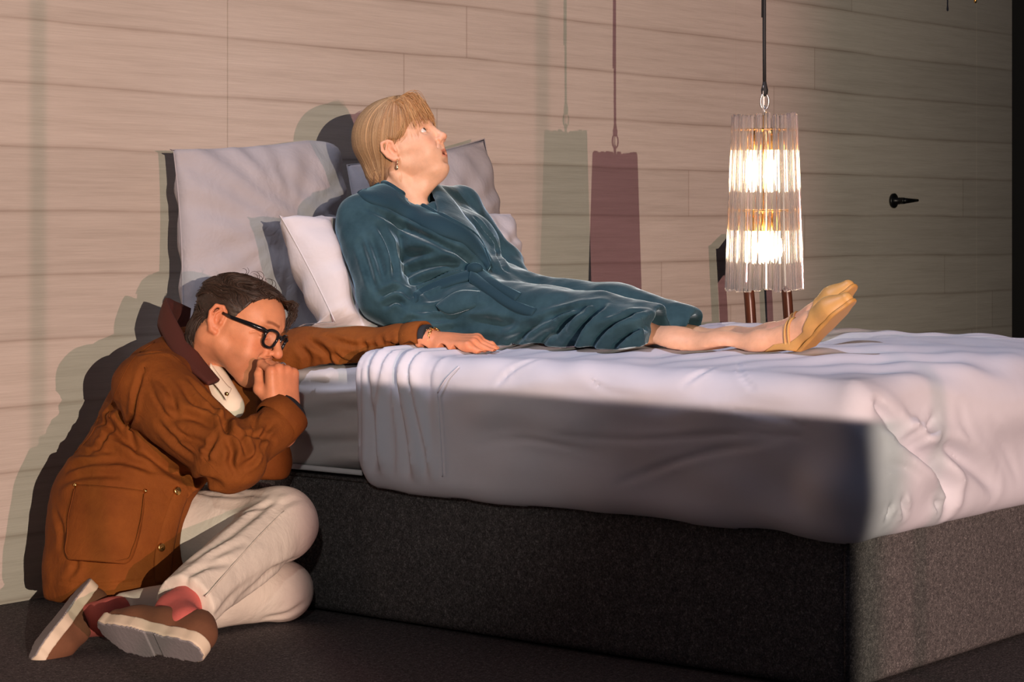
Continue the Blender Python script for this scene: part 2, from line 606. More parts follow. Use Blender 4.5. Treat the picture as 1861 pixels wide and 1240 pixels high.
def fold(field, src, pix, w, A, rise=.55, side=0, n=4):
    """a fold in cloth along a line of the photograph (src: the shape before folding): a valley of half width w and depth A with a
    swollen lip on one side or both; a negative A makes a ridge"""
    pp = spline(pix, n); pts, N = src.hits([tuple(p) for p in pp])
    m = len(pts); lo = pts.min(0) - 4.5 * w; hi = pts.max(0) + 4.5 * w
    def f(P):
        out = np.zeros(len(P)); I = np.nonzero(((P > lo) & (P < hi)).all(1))[0]
        if not len(I): return out
        Q = P[I]; best = np.full(len(I), 1e9); val = np.zeros(len(I))
        for i in range(m - 1):
            a, b = pts[i], pts[i + 1]; ba = b - a; L = max(ba @ ba, 1e-10)
            q = Q - a; t = np.clip((q @ ba) / L, 0, 1); d = q - t[:, None] * ba; d2 = np.einsum('ij,ij->i', d, d)
            u = d2 < best
            if not u.any(): continue
            nn = unit(N[i] + N[i + 1]); lat = unit(np.cross(ba, nn))
            h = d @ nn; s_ = d @ lat; sg = np.where(s_ >= 0, 1.0, -1.0); r_ = np.sqrt(np.maximum(d2 - h * h, 0))
            tap = np.sin(math.pi * (.05 + .90 * (i + t) / (m - 1))) ** .8
            g = np.exp(-(r_ / w) ** 2)
            lip = np.exp(-((r_ - 1.9 * w) / (1.0 * w)) ** 2) * rise
            if side: lip = lip * (sg * side > 0)
            v_ = A * tap * (g - lip) * np.exp(-(h / (5 * w)) ** 2)
            val = np.where(u, v_, val); best = np.where(u, d2, best)
        out[I] = val; return out
    field.fn(f, 0, 'd')


def crease(field, src, pix, r=.012, depth=.008, k=.012, n=4): fold(field, src, pix, r * .75, depth, .5, 0, n)


def ridge(field, src, pix, r=.012, height=.008, k=.02, n=4): fold(field, src, pix, r, -height, .25, 0, n)


def on(src, pix, lift=0.0, n=5):
    pp = spline(pix, n); P, N = src.hits([tuple(p) for p in pp])
    return P + N * lift, N


def press(o, fields, margin=.006, relax=6):
    """a soft thing gives way where something leans on it"""
    me = o.data; n = len(me.vertices); V = np.empty(n * 3, np.float32); me.vertices.foreach_get('co', V); V = V.reshape(-1, 3).astype(float)
    for _ in range(60):                            # yields straight back, towards the wall
        moved = False
        for F_ in fields:
            d = F_.ev(V) - margin; I = np.nonzero(d < -.0005)[0]
            if len(I): V[I, 1] += -d[I] * .9 + .0004; moved = True
        if not moved: break
    E = np.empty(len(me.edges) * 2, np.int32); me.edges.foreach_get('vertices', E); E = E.reshape(-1, 2)
    V0 = np.empty(n * 3, np.float32); me.vertices.foreach_get('co', V0); mv = np.linalg.norm(V - V0.reshape(-1, 3), axis=1) > .001
    for _ in range(2): mv[E[mv[E].any(1)].ravel()] = True
    for _ in range(relax):
        S = np.zeros_like(V); c = np.zeros(n)
        for a, b in ((0, 1), (1, 0)): np.add.at(S, E[:, a], V[E[:, b]]); np.add.at(c, E[:, a], 1)
        V[mv] = .5 * V[mv] + .5 * (S / np.maximum(c, 1)[:, None])[mv]
    for _ in range(25):
        for F_ in fields:
            d = F_.ev(V) - margin * .7; I = np.nonzero(d < 0)[0]
            if len(I): V[I, 1] += -d[I] * .9 + .0003
    V[:, 1] = np.minimum(V[:, 1], -.004)
    me.vertices.foreach_set('co', V.astype(np.float32).ravel()); me.update()


def lift_out(o, fields, margin=.003):
    """settles a small stiff thing on what it lies on"""
    me = o.data; n = len(me.vertices); off = np.array(world_loc(o)); V = np.empty(n * 3, np.float32); me.vertices.foreach_get('co', V); V = V.reshape(-1, 3).astype(float) + off
    for _ in range(8):
        for F_ in fields:
            d = F_.ev(V) - margin; I = np.nonzero(d < 0)[0]
            if len(I): V[I] -= F_.grad(V[I], .003) * d[I][:, None]
    me.vertices.foreach_set('co', (V - off).astype(np.float32).ravel()); me.update()


# ------------------------------------------------------------------ the room
def quad_structure(name, corners, mat, **k):
    return mesh_obj(name, corners, [(0, 1, 2, 3)], mat, None, False, kind='structure')


def structure(mb, name, mat, parent=None, bevel=0):
    return mb.build(name, mat, parent, kind=None if parent else 'structure', bevel=bevel)


mb = MB(); mb.box((-3.0, -9.5, -.05), (8.6, .12, 0)); structure(mb, 'floor', M_CARPET)
# the back wall: plank-clad panels, open only where the door stands
DX0, DX1, DZ = 7.052, 7.858, 2.03
mb = MB(); S1 = 3.798; S2 = 6.127; G = .0018
mb.box((-2.2, 0, 0), (S1 - G, .10, 3.2)); mb.box((S1 - G, .004, 0), (S1 + G, .10, 3.2))
mb.box((S1 + G, 0, 0), (S2 - .001, .10, 3.2)); mb.box((S2 - .001, .003, 0), (S2 + .001, .10, 3.2)); mb.box((S2 + .001, 0, 0), (DX0 - .003, .10, 3.2)); mb.box((DX1 + .003, 0, 0), (8.17, .10, 3.2))
mb.box((DX0 - .003, 0, DZ + .003), (DX1 + .003, .10, 3.2)); mb.box((DX0 - .003, .05, 0), (DX1 + .003, .10, DZ + .003))
structure(mb, 'wall_back', M_WALL)
mb = MB(); mb.box((8.17, -3.2, 0), (8.26, .10, 3.2)); structure(mb, 'wall_right', M_BLACK)
mb = MB(); mb.box((DX0, .001, .004), (DX1, .045, DZ))
door = structure(mb, 'door_1', M_WALL)
hp = at_y(1622, 365, 0.0)
mb = MB()
mb.lathe([(.0, .0), (.027, .0), (.028, .004), (.028, .008), (.024, .011), (.012, .012), (.012, .045), (.011, .05), (0, .05)], hp, (0, -1, 0), 28)
lev = [hp + [0, -.043, 0], hp + [.03, -.046, 0], hp + [.07, -.046, .001], hp + [.108, -.045, .002]]
mb.tube(lev, [.0105, .0100, .0075, .0055], 12)
mb.build('door_handle', M_BLACKMETAL, door, True)

# ------------------------------------------------------------------ bed
BX0, BX1, BY0 = 3.48, 4.85, -1.985
bed = thing('bed', 'double bed on a low charcoal upholstered base against the wall', 'bed', (4.16, -1.0, 0))
F = Field(); F.box(((BX0 + BX1) / 2, (BY0 - .02) / 2, .155), ((BX1 - BX0) / 2, (-.02 - BY0) / 2, .153), .022)
mb = MB(); mb.box((BX0, BY0, .004), (BX1, -.015, .308))
base = mb.build('bed_base', M_BASE, bed, True, bevel=.022)
mb = MB()
for (x, y) in ((BX0, BY0), (BX1, BY0)):
    mb.tube([(x + (.004 if x < 4 else -.004), y + .004, .02), (x + (.004 if x < 4 else -.004), y + .004, .29)], .0055, 8)
mb.tube([(BX0 + .004, BY0 + .02, .304), (BX0 + .004, -.02, .304)], .0045, 8)
mb.tube([(BX0 + .02, BY0 + .004, .304), (BX1 - .02, BY0 + .004, .304)], .0045, 8)
mb.build('piping', M_BASE, base, True)

# mattress under a fitted sheet
Fm = Field()
Fm.box(((3.475 + 4.86) / 2, -.99, .432), ((4.86 - 3.475) / 2, .955, .120), .06)
Fm0 = Fm
Fm = Field(); Fm.ops = list(Fm0.ops); Fm.lo, Fm.hi = Fm0.lo, Fm0.hi


def sheet_disp(P):
    y = P[:, 1]; z = P[:, 2]
    side = np.clip((3.60 - P[:, 0]) / .1, 0, 1)
    w = np.exp(-((y + .72) / .22) ** 2)
    a = np.sin(z * 95 + 2.2 * (y + .7) + 1.3 * np.sin(y * 9)) * .0075 + np.sin(z * 151 - 5 * y) * .0018
    top = np.clip((z - .52) / .03, 0, 1) * np.sin(P[:, 1] * 46 + P[:, 0] * 9 + np.sin(P[:, 0] * 14)) * .003
    return -(side * a * (.35 + w)) - top + vnoise(P, 6) * .004


Fm.disp(sheet_disp)
v, f = Fm.mesh(.012, smooth=1)
mat_ob = mesh_obj('mattress', v, f, M_SHEET, bed)
mb = MB(); mb.tube([(3.474, -.77, .323), (3.472, -.4, .322), (3.474, -.05, .322)], .006, 8)
mb.build('sheet_hem', M_SHEET, mat_ob, True)

# the cover folded over the mattress: hangs down both long sides and the foot
DY1 = -.782                                       # its head edge
Fd = Field()
Fd.box(((3.43 + 4.90) / 2, (DY1 - 2.043) / 2, .437), ((4.90 - 3.43) / 2, (DY1 + 2.043) / 2, .150), .048, k=.02)
Fd.ell((4.10, -1.72, .50), (.62, .37, .112), k=.06)        # loft towards the foot
Fd.ell((3.85, -1.25, .50), (.42, .40, .098), k=.06)
Fd.ell((4.62, -1.3, .49), (.35, .6, .098), k=.06)
# bulging tucked corner at the foot and the gathers behind it
Fd.ell((3.60, -2.022, .41), (.095, .040, .075), k=.03)
Fd.rc((3.475, -1.985, .385), (3.50, -1.985, .45), .062, .055, k=.05)
Fd.rc((3.56, -2.005, .36), (3.52, -2.005, .46), .040, .034, k=.03)
Fd0 = Field(); Fd0.ops = list(Fd.ops)


def duvet_disp(P):
    x, y, z = P.T
    pl = np.clip((y + 1.045) / .03, 0, 1)                    # gathered band by the head edge
    ph = (y + .782) + .010 * np.sin(z * 17 + 1) * np.clip((.56 - z) / .2, 0, 1); dn = np.clip(.56 - z, 0, .3)
    a = np.zeros(len(P))
    for (c, w, h, sl) in ((-.010, .012, .012, .02), (-.060, .013, .012, -.10), (-.092, .010, .008, .12), (-.140, .016, .017, -.16), (-.172, .010, .011, -.22), (-.232, .010, .004, .0), (-.036, .007, .005, .06), (-.116, .007, .005, -.04)):
        u = ph - c - sl * dn
        a += h * np.where(u > 0, np.exp(-(u / (w * .45)) ** 2), np.exp(-(u / (w * 1.7)) ** 2)) - .45 * h * np.exp(-((u - 1.1 * w) / (w * .6)) ** 2)
    lo = np.clip((z - .32) / .04, 0, 1)
    # long slack folds across the side, fine wrinkles on top
    side = np.clip((3.56 - x) / .1, 0, 1) * np.clip((-1.06 - y) / .1, 0, 1)
    s = np.sin((z * 2.2 - y * .55) * 26 + 2 * np.sin(y * 5)) * .0022 + np.sin((z * 1.3 + y * .8) * 31 + 2 * np.sin(z * 11)) * .0016
    top = np.clip((z - .54) / .04, 0, 1) * np.clip((-1.03 - y) / .1, 0, 1)
    wr = np.sin((y * 1.0 + x * .45) * 42 + 3 * np.sin(x * 5 + y * 3)) * .0026 * (1 + np.sin(x * 7)) + np.sin((y * .7 - x * .5) * 60 + 2 * np.sin(y * 9)) * .0014
    return -(a * pl * lo) - side * s - top * wr + vnoise(P, 5) * .006 + vnoise(P, 13) * .0022


Fd.disp(duvet_disp)
for pix, r, dp in (
        ([(1600, 745), (1640, 795), (1668, 815), (1700, 850), (1722, 892), (1718, 925)], .024, .030), ([(1668, 816), (1720, 820), (1765, 846), (1806, 882)], .024, .019),
        ([(1664, 802), (1686, 776), (1697, 758)], .014, .012), ([(1650, 800), (1664, 780), (1668, 766)], .010, .008), ([(1592, 732), (1612, 752), (1626, 768)], .010, .012),
        ([(1600, 806), (1640, 806), (1666, 816)], .010, .004), ([(1598, 846), (1640, 850), (1665, 868)], .010, .004), ([(1610, 942), (1614, 918)], .010, .010),
        ([(1644, 936), (1638, 905)], .010, .010), ([(1704, 926), (1694, 908)], .010, .009), ([(1800, 760), (1830, 820), (1850, 870)], .014, .003), ([(1740, 740), (1760, 800), (1800, 850)], .014, .003),
        ([(1300, 742), (1400, 757), (1500, 790)], .007, .003), ([(1070, 690), (1110, 712), (1160, 716)], .006, .003),
        ([(1340, 660), (1352, 690), (1372, 708)], .006, .004), ([(1240, 700), (1270, 680), (1300, 668)], .008, .004),
        ([(900, 700), (930, 672), (980, 655)], .008, .004), ([(1010, 790), (1160, 800), (1320, 790), (1480, 795)], .008, .004),
        ([(860, 812), (960, 800), (1100, 828)], .008, .003), ([(1120, 880), (1260, 830), (1420, 800)], .009, .004)):
    crease(Fd, Fd0, pix, r, dp, k=.008)
Fdo = Field(); Fdo.ops = list(Fd.ops)              # its outer surface alone
Fd.fn(lambda P: Fm.ev(P) - .011, .006, 's')                # hollow where the mattress and the base go
Fd.box((4.165, -1.0, .20), (.702, 1.004, .122), .01, k=.004, mode='s')
Fd.lo = np.array([3.38, -2.17, .28]); Fd.hi = np.array([4.94, -.74, .66])
v, f = Fd.mesh(.0065, pad=.01, smooth=1)
cover = tag(mesh_obj('bed_cover', v, f, M_DUVET), 'pale lilac cover draped over the bed, gathered in pleats at its head edge', 'bedding')
sp, sn = on(Fd0, [(797, 716), (800, 760), (803, 810), (806, 866)], .004)
mb = MB(); mb.tube(sp, .0013, 6)
sp, sn = on(Fd0, [(797, 714), (812, 690), (836, 668)], .0040)
mb.tube(sp, .0016, 6)
mb.build('seam', M_DUVET, cover, True)


# ------------------------------------------------------------------ pillows
def pillow(name, label, group, TL, TR, BL, BR, T, mat, ears=(1, 1, 1, 1), n=44, seed=0, sag=.0, seam_side=True):
    """a stuffed pillow between four corners, swollen to half thickness T on either side"""
    TL, TR, BL, BR = [np.asarray(p, float) for p in (TL, TR, BL, BR)]
    N = unit(np.cross(TR - TL, BL - TL)); V = []; idx = {}
    off = seed * 3.7
    for s in (1, -1):
        for i in range(n + 1):
            for j in range(n + 1):
                edge = i in (0, n) or j in (0, n)
                if s == -1 and edge: idx[(s, i, j)] = idx[(1, i, j)]; continue
                u = i / n; v_ = j / n; a = 2 * u - 1; b = 2 * v_ - 1
                e = [ears[0] * (1 - u) * (1 - v_), ears[1] * u * (1 - v_), ears[2] * (1 - u) * v_, ears[3] * u * v_]
                pull = .045                                   # edges bow inwards between the corners
                a2 = a * (1 - pull * (1 - b * b)); b2 = b * (1 - pull * (1 - a * a) * 1.1)
                r = max(abs(a), abs(b))
                cut = 0.0
                for cu, cv, er in ((-1, -1, ears[0]), (1, -1, ears[1]), (-1, 1, ears[2]), (1, 1, ears[3])):
                    if er < 1:
                        dd = math.hypot(max(0, a * cu - .5), max(0, b * cv - .5)); lim = .5 / max(.707, 1)
                        k = max(0, dd - .45) * (1 - er); a2 -= cu * k * .7; b2 -= cv * k * .7
                U = (a2 + 1) / 2; W = (b2 + 1) / 2
                p = (TL * (1 - U) + TR * U) * (1 - W) + (BL * (1 - U) + BR * U) * W
                th = T * (max(0, (1 - abs(a) ** 2.4)) * max(0, (1 - abs(b) ** 2.4))) ** .55
                w = 0
                rim = 1 - max(0, 1 - r) ** .6
                ang = math.atan2(b, a)
                w += .006 * math.sin(ang * 17 + off + 2 * math.sin(ang * 3)) * rim * (1 if th > .004 else 0)
                w += .006 * math.sin(a * 5 + b * 7 + off) * math.sin(b * 4 - a * 3 + off * 2) * (1 - r)
                w += .004 * math.sin((a * 1.2 - b) * 13 + 3 * math.sin(b * 3 + off)) * (1 - r * .6)
                p = p + N * (s * (th + (w if th > .003 else 0))) + np.array([0, 0, -sag * (1 - b) * .5 * (1 - a * a)])
                idx[(s, i, j)] = len(V); V.append(p)
    f = []
    for s in (1, -1):
        for i in range(n):
            for j in range(n):
                q = (idx[(s, i, j)], idx[(s, i + 1, j)], idx[(s, i + 1, j + 1)], idx[(s, i, j + 1)])
                f.append(q if s == 1 else q[::-1])
    o = mesh_obj(name, V, f, mat)
    tag(o, label, 'pillow', group)
    if seam_side:
        rim = [V[idx[(1, i, 0)]] for i in range(n)] + [V[idx[(1, n, j)]] for j in range(n)] + [V[idx[(1, n - i, n)]] for i in range(n)] + [V[idx[(1, 0, n - j)]] for j in range(n)]
        mb = MB(); mb.tube(rim, .0016, 6, closed=True); mb.build('seam', mat, o, True)
    return o


# corner order is TL TR BL BR as the camera sees them
pillow('pillow', 'large grey pillow standing against the wall behind the man', 'pillows on the bed',
       at_y(314, 266, -.13), at_y(622, 238, -.11), at_y(330, 628, -.24), at_y(640, 600, -.20), .085, M_PILLOW, (1, .1, 1, 1), seed=1)
pillow('pillow', 'grey pillow behind the robed woman, its far corner pointing up', 'pillows on the bed',
       at_y(630, 300, -.12), at_y(880, 252, -.11), at_y(660, 590, -.26), at_y(950, 560, -.20), .075, M_PILLOW, (1, 1, 1, 1), seed=2)
pillow('pillow', 'white pillow wedged upright between the man and the robed woman', 'pillows on the bed',
       at_x(508, 393, 3.50), at_x(715, 402, 4.02), (3.53, -.68, .565), (4.04, -.68, .565), .120, M_WPILLOW, (1, .6, .6, .6), seed=3)
pillow('pillow', 'pale pillow on the far side of the robed woman', 'pillows on the bed',
       at_y(740, 402, -.33), at_y(932, 382, -.26), at_y(800, 600, -.52), at_y(970, 585, -.42), .06, M_WPILLOW, (1, .6, 1, 1), seed=4)

# ------------------------------------------------------------------ chair behind the bed
M_WOOD = None
m = Mat('dark_reddish_wood', (.10, .035, .018), .32)
wn = m.noise(m.coords((9, 9, .8)), 7, 5, .6)
m.set('Base Color', m.ramp(wn, [(.3, (.055, .017, .009)), (.7, (.14, .048, .024))])); M_WOOD = m.m
P1 = np.array([5.80, -.28, 0]); P2 = np.array([6.15, -.20, 0])
chair = thing('dining_chair', 'dark reddish wood chair standing at the wall behind the bed', 'chair', tuple((P1 + P2) / 2))
ux = unit(P2 - P1); uf = np.array([ux[1], -ux[0], 0])
for p in (P1, P2):
    mb = MB(); mb.tube([p + [0, 0, .0], p + [0, 0, .45], p - uf * .012 + [0, 0, .62], p - uf * .03 + [0, 0, .80]], [.013, .017, .0175, .016], 16); mb.build('leg', M_WOOD, chair, True)
    q = p + uf * .40
    mb = MB(); mb.tube([q, q + [0, 0, .43]], [.012, .017], 16); mb.build('leg', M_WOOD, chair, True)
mb = MB()
w = np.linalg.norm(P2 - P1)
out = [(-.02, .80), (-.03, .74), (-.02, .69), (0.02, .665), (w * .3, .70), (w * .7, .70), (w - .02, .665), (w + .02, .69), (w + .03, .74), (w + .02, .80), (w * .7, .835), (w * .3, .835)]
vv = []
for s in (-.008, .010):
    for (a, z) in out:
        curve = -.05 * (1 - ((a - w / 2) / (w / 2 + .03)) ** 2)
        vv.append(P1 - uf * (.012 + s) + ux * a + uf * curve + [0, 0, z])
nn = len(out)
# a slat grid gives the curved panel its bend
mb.add(vv, [tuple(range(nn))[::-1], tuple(range(nn, 2 * nn))] + [(i, (i + 1) % nn, nn + (i + 1) % nn, nn + i) for i in range(nn)])
mb.build('backrest', M_WOOD, chair, False, bevel=.004)
mb = MB()
R = np.stack([ux, uf, [0, 0, 1]], 1)
mb.box((-.03, -.02, .42), (w + .03, .44, .455), R, P1); mb.build('seat', M_WOOD, chair, True, bevel=.012)
mb = MB(); mb.box((0, -.01, .37), (w, .01, .42), R, P1); mb.box((0, .39, .37), (w, .41, .42), R, P1); mb.box((-.01, 0, .37), (.01, .4, .42), R, P1); mb.box((w - .01, 0, .37), (w + .01, .4, .42), R, P1)
mb.build('seat_rail', M_WOOD, chair, False)

# ------------------------------------------------------------------ pendant lamp
M_GLASS = Mat('clear_glass', (.97, .90, .88), .10, IOR=1.46, Transmission_Weight=.94).m
M_BRASS = Mat('brass', (.80, .46, .14), .25, Metallic=1.0).m
M_STEEL = Mat('steel', (.55, .54, .52), .3, Metallic=1.0).m
mm = bpy.data.materials.new('glowing_bulb'); mm.use_nodes = True
nt = mm.node_tree; nt.nodes.remove(nt.nodes['Principled BSDF']); e = nt.nodes.new('ShaderNodeEmission')
e.inputs[0].default_value = (1, .80, .52, 1); e.inputs[1].default_value = 16.0
nt.links.new(e.outputs[0], nt.nodes['Material Output'].inputs[0]); M_BULB = mm
LD = 5.12
top = at(1386, 208, LD); bot = at(1391, 527, LD); lc = (top + bot) / 2; lc[:2] = at(1389, 367, LD)[:2]
z0, z1 = bot[2], top[2]; cx, cy = lc[0], lc[1]
lamp = thing('pendant_lamp', 'lit pendant lamp of clear glass rods hanging over the bed', 'lamp', (cx, cy, z0))
NR = 22
r0, r1 = .0845, .070
for i in range(NR):
    a = 2 * math.pi * (i + .3) / NR
    dz = random.uniform(-.004, .004); e = np.array([math.cos(a), math.sin(a), 0])
    t_ = np.array([-e[1], e[0], 0]); mb = MB(); vv = []
    lobes = 20
    for (zz, rr) in ((z0 + dz, r0), (z0 + .003 + dz, r0), (z1 - .003 + dz, r1), (z1 + dz, r1)):
        for k in range(lobes):
            b = 2 * math.pi * k / lobes
            q = (.0092 if k % 2 == 0 else .0076) * (rr / r0)
            if zz in (z0 + dz, z1 + dz): q *= .8
            vv.append(np.array([cx, cy, zz]) + e * (rr + q * math.cos(b)) + t_ * (q * math.sin(b)))
    ff = [(j * lobes + k, j * lobes + (k + 1) % lobes, (j + 1) * lobes + (k + 1) % lobes, (j + 1) * lobes + k) for j in range(3) for k in range(lobes)]
    ff += [tuple(range(lobes - 1, -1, -1)), tuple(range(3 * lobes, 4 * lobes))]
    mb.add(vv, ff); mb.build('glass_rod', M_GLASS, lamp, False)
zr1 = at(1386, 236, LD)[2]; zr2 = at(1386, 383, LD)[2]
for (zz, rr) in ((zr1, .0585), (zr2, .0645)):
    mb = MB(); mb.tube([(cx + rr * math.cos(t), cy + rr * math.sin(t), zz) for t in np.linspace(0, 2 * math.pi, 40)[:-1]], .0022, 8, closed=True)
    for k in range(3):
        t = k * math.pi / 3 + .4
        mb.tube([(cx - rr * math.cos(t), cy - rr * math.sin(t), zz), (cx + rr * math.cos(t), cy + rr * math.sin(t), zz)], .002, 8)
    mb.build('brass_ring', M_BRASS, lamp, True)
mb = MB(); mb.tube([(cx, cy, z0 + .14), (cx, cy, z1 + .006)], .004, 10); mb.build('stem', M_BRASS, lamp, True)
for tier, (zz, zb) in enumerate(((zr1, at(1386, 345, LD)[2]), (zr2, at(1386, 475, LD)[2]))):
    for k in range(3):
        a = 2.2 + tier * .5 + k * 2 * math.pi / 3; c = np.array([cx + .029 * math.cos(a), cy + .029 * math.sin(a), 0])
        mb = MB(); mb.lathe([(.004, zz), (.011, zz - .003), (.0125, zz - .02), (.0125, zz - .046), (.009, zz - .05)], c, (0, 0, 1), 14)
        hd = mb.build('bulb_holder', M_BRASS, lamp, True)
        hb = zz - .046
        mb = MB(); mb.lathe([(.002, zb - .006), (.009, zb), (.0145, zb + .012), (.0175, zb + .03), (.0165, hb - .035), (.012, hb - .014), (.009, hb)], c, (0, 0, 1), 16)
        mb.build('bulb', M_BULB, hd, True)
# hanging loop, link and black cord
lk = at(1388, 185, LD); mb = MB()
def oval(c, rx, rz, rot, n=20):
    return [np.array(c) + np.array([math.cos(rot), math.sin(rot), 0]) * rx * math.cos(t) + np.array([0, 0, 1]) * rz * math.sin(t) for t in np.linspace(0, 2 * math.pi, n + 1)[:-1]]
mb.tube(oval((cx, cy, lk[2]), .010, .019, -.7), .0024, 8, closed=True); mb.build('quick_link', M_STEEL, lamp, True)
mb = MB(); mb.tube(oval((cx, cy, z1 + .008), .006, .012, .6), .002, 8, closed=True)
mb.tube(oval((cx - .004, cy, lk[2] + .004), .004, .035, .2), .0012, 6, closed=True); mb.build('chain_link', M_STEEL, lamp, True)
kz = at(1387, 163, LD)[2]
mb = MB(); mb.lathe([(.003, kz - .016), (.0075, kz - .010), (.0085, kz), (.006, kz + .009), (.004, kz + .02)], (cx, cy, 0), (0, 0, 1), 12)
mb.tube([(cx, cy, kz), (cx - .0012, cy, kz + .10), (cx - .001, cy, kz + .5), (cx, cy, kz + 1.9)], .0042, 10)
mb.tube([(cx - .007, cy + .002, kz + .17), (cx - .0055, cy, kz + .5), (cx - .004, cy, kz + 1.9)], .0022, 8)
mb.build('cord', Mat('black_cord', (.01, .01, .01), .7).m, lamp, True)

# tip of a brass fitting that hangs in at the upper right
c = at(1772, 6, 8.05); mb = MB(); mb.lathe([(.0010, 0), (.0055, .004), (.006, .012), (.004, .02), (.003, .9)], c, (0, 0, 1), 12)
bt = mb.build('brass_pendant', M_BRASS, None, True); tag(bt, 'tip of a thin brass pendant hanging in front of the door', 'pendant')


# ------------------------------------------------------------------ figures: heads, hands, skin
def skin_mat(name, base, rough=.5, pore=.25):
    m = Mat(name, base, rough)
    at_ = m.n('VertexColor', layer_name='Col')
    n1 = m.noise(m.coords(), 60, 4); n2 = m.noise(m.coords(), 14, 3)
    tone = m.ramp(n1, [(.3, tuple(c * .90 for c in base)), (.7, tuple(min(1, c * 1.06) for c in base))])
    tone = m.mix(m.math('MULTIPLY', n2, .35), tone, (base[0] * .98, base[1] * .80, base[2] * .74))
    m.set('Base Color', m.mix(1.0, tone, at_.outputs[0], 'MULTIPLY'))
    m.set('Subsurface Weight', .08); m.set('Subsurface Radius', (.010, .004, .002)); m.set('Subsurface Scale', .5)
    m.set('Specular IOR Level', .35)
    m.bump(m.noise(m.coords(), 420, 3), pore, .0015)
    return m.m


def vcol_mat(name, rough=.6, bump=.3, scale=300, base=(1, 1, 1), **kw):
    m = Mat(name, base, rough, **kw)
    at_ = m.n('VertexColor', layer_name='Col')
    n1 = m.noise(m.coords(), 40, 4)
    m.set('Base Color', m.mix(1.0, m.ramp(n1, [(.3, (.85, .85, .85)), (.7, (1, 1, 1))]), at_.outputs[0], 'MULTIPLY'))
    m.bump(m.noise(m.coords(), scale, 3), bump, .002)
    return m.m


def axes(f, pitch, roll=0.0):
    """columns: the person's right, forward, up; f: level facing direction, pitch up positive, roll to the person's left positive"""
    f = unit([f[0], f[1], 0]); r = np.array([f[1], -f[0], 0]); u = np.array([0, 0, 1.0])
    c, s = math.cos(pitch), math.sin(pitch)
    F_ = f * c + u * s; U = u * c - f * s
    c, s = math.cos(roll), math.sin(roll)
    U2 = U * c - r * s; R2 = r * c + U * s
    return np.stack([R2, F_, U2], 1)


EYE = (.0315, .0680, .006)


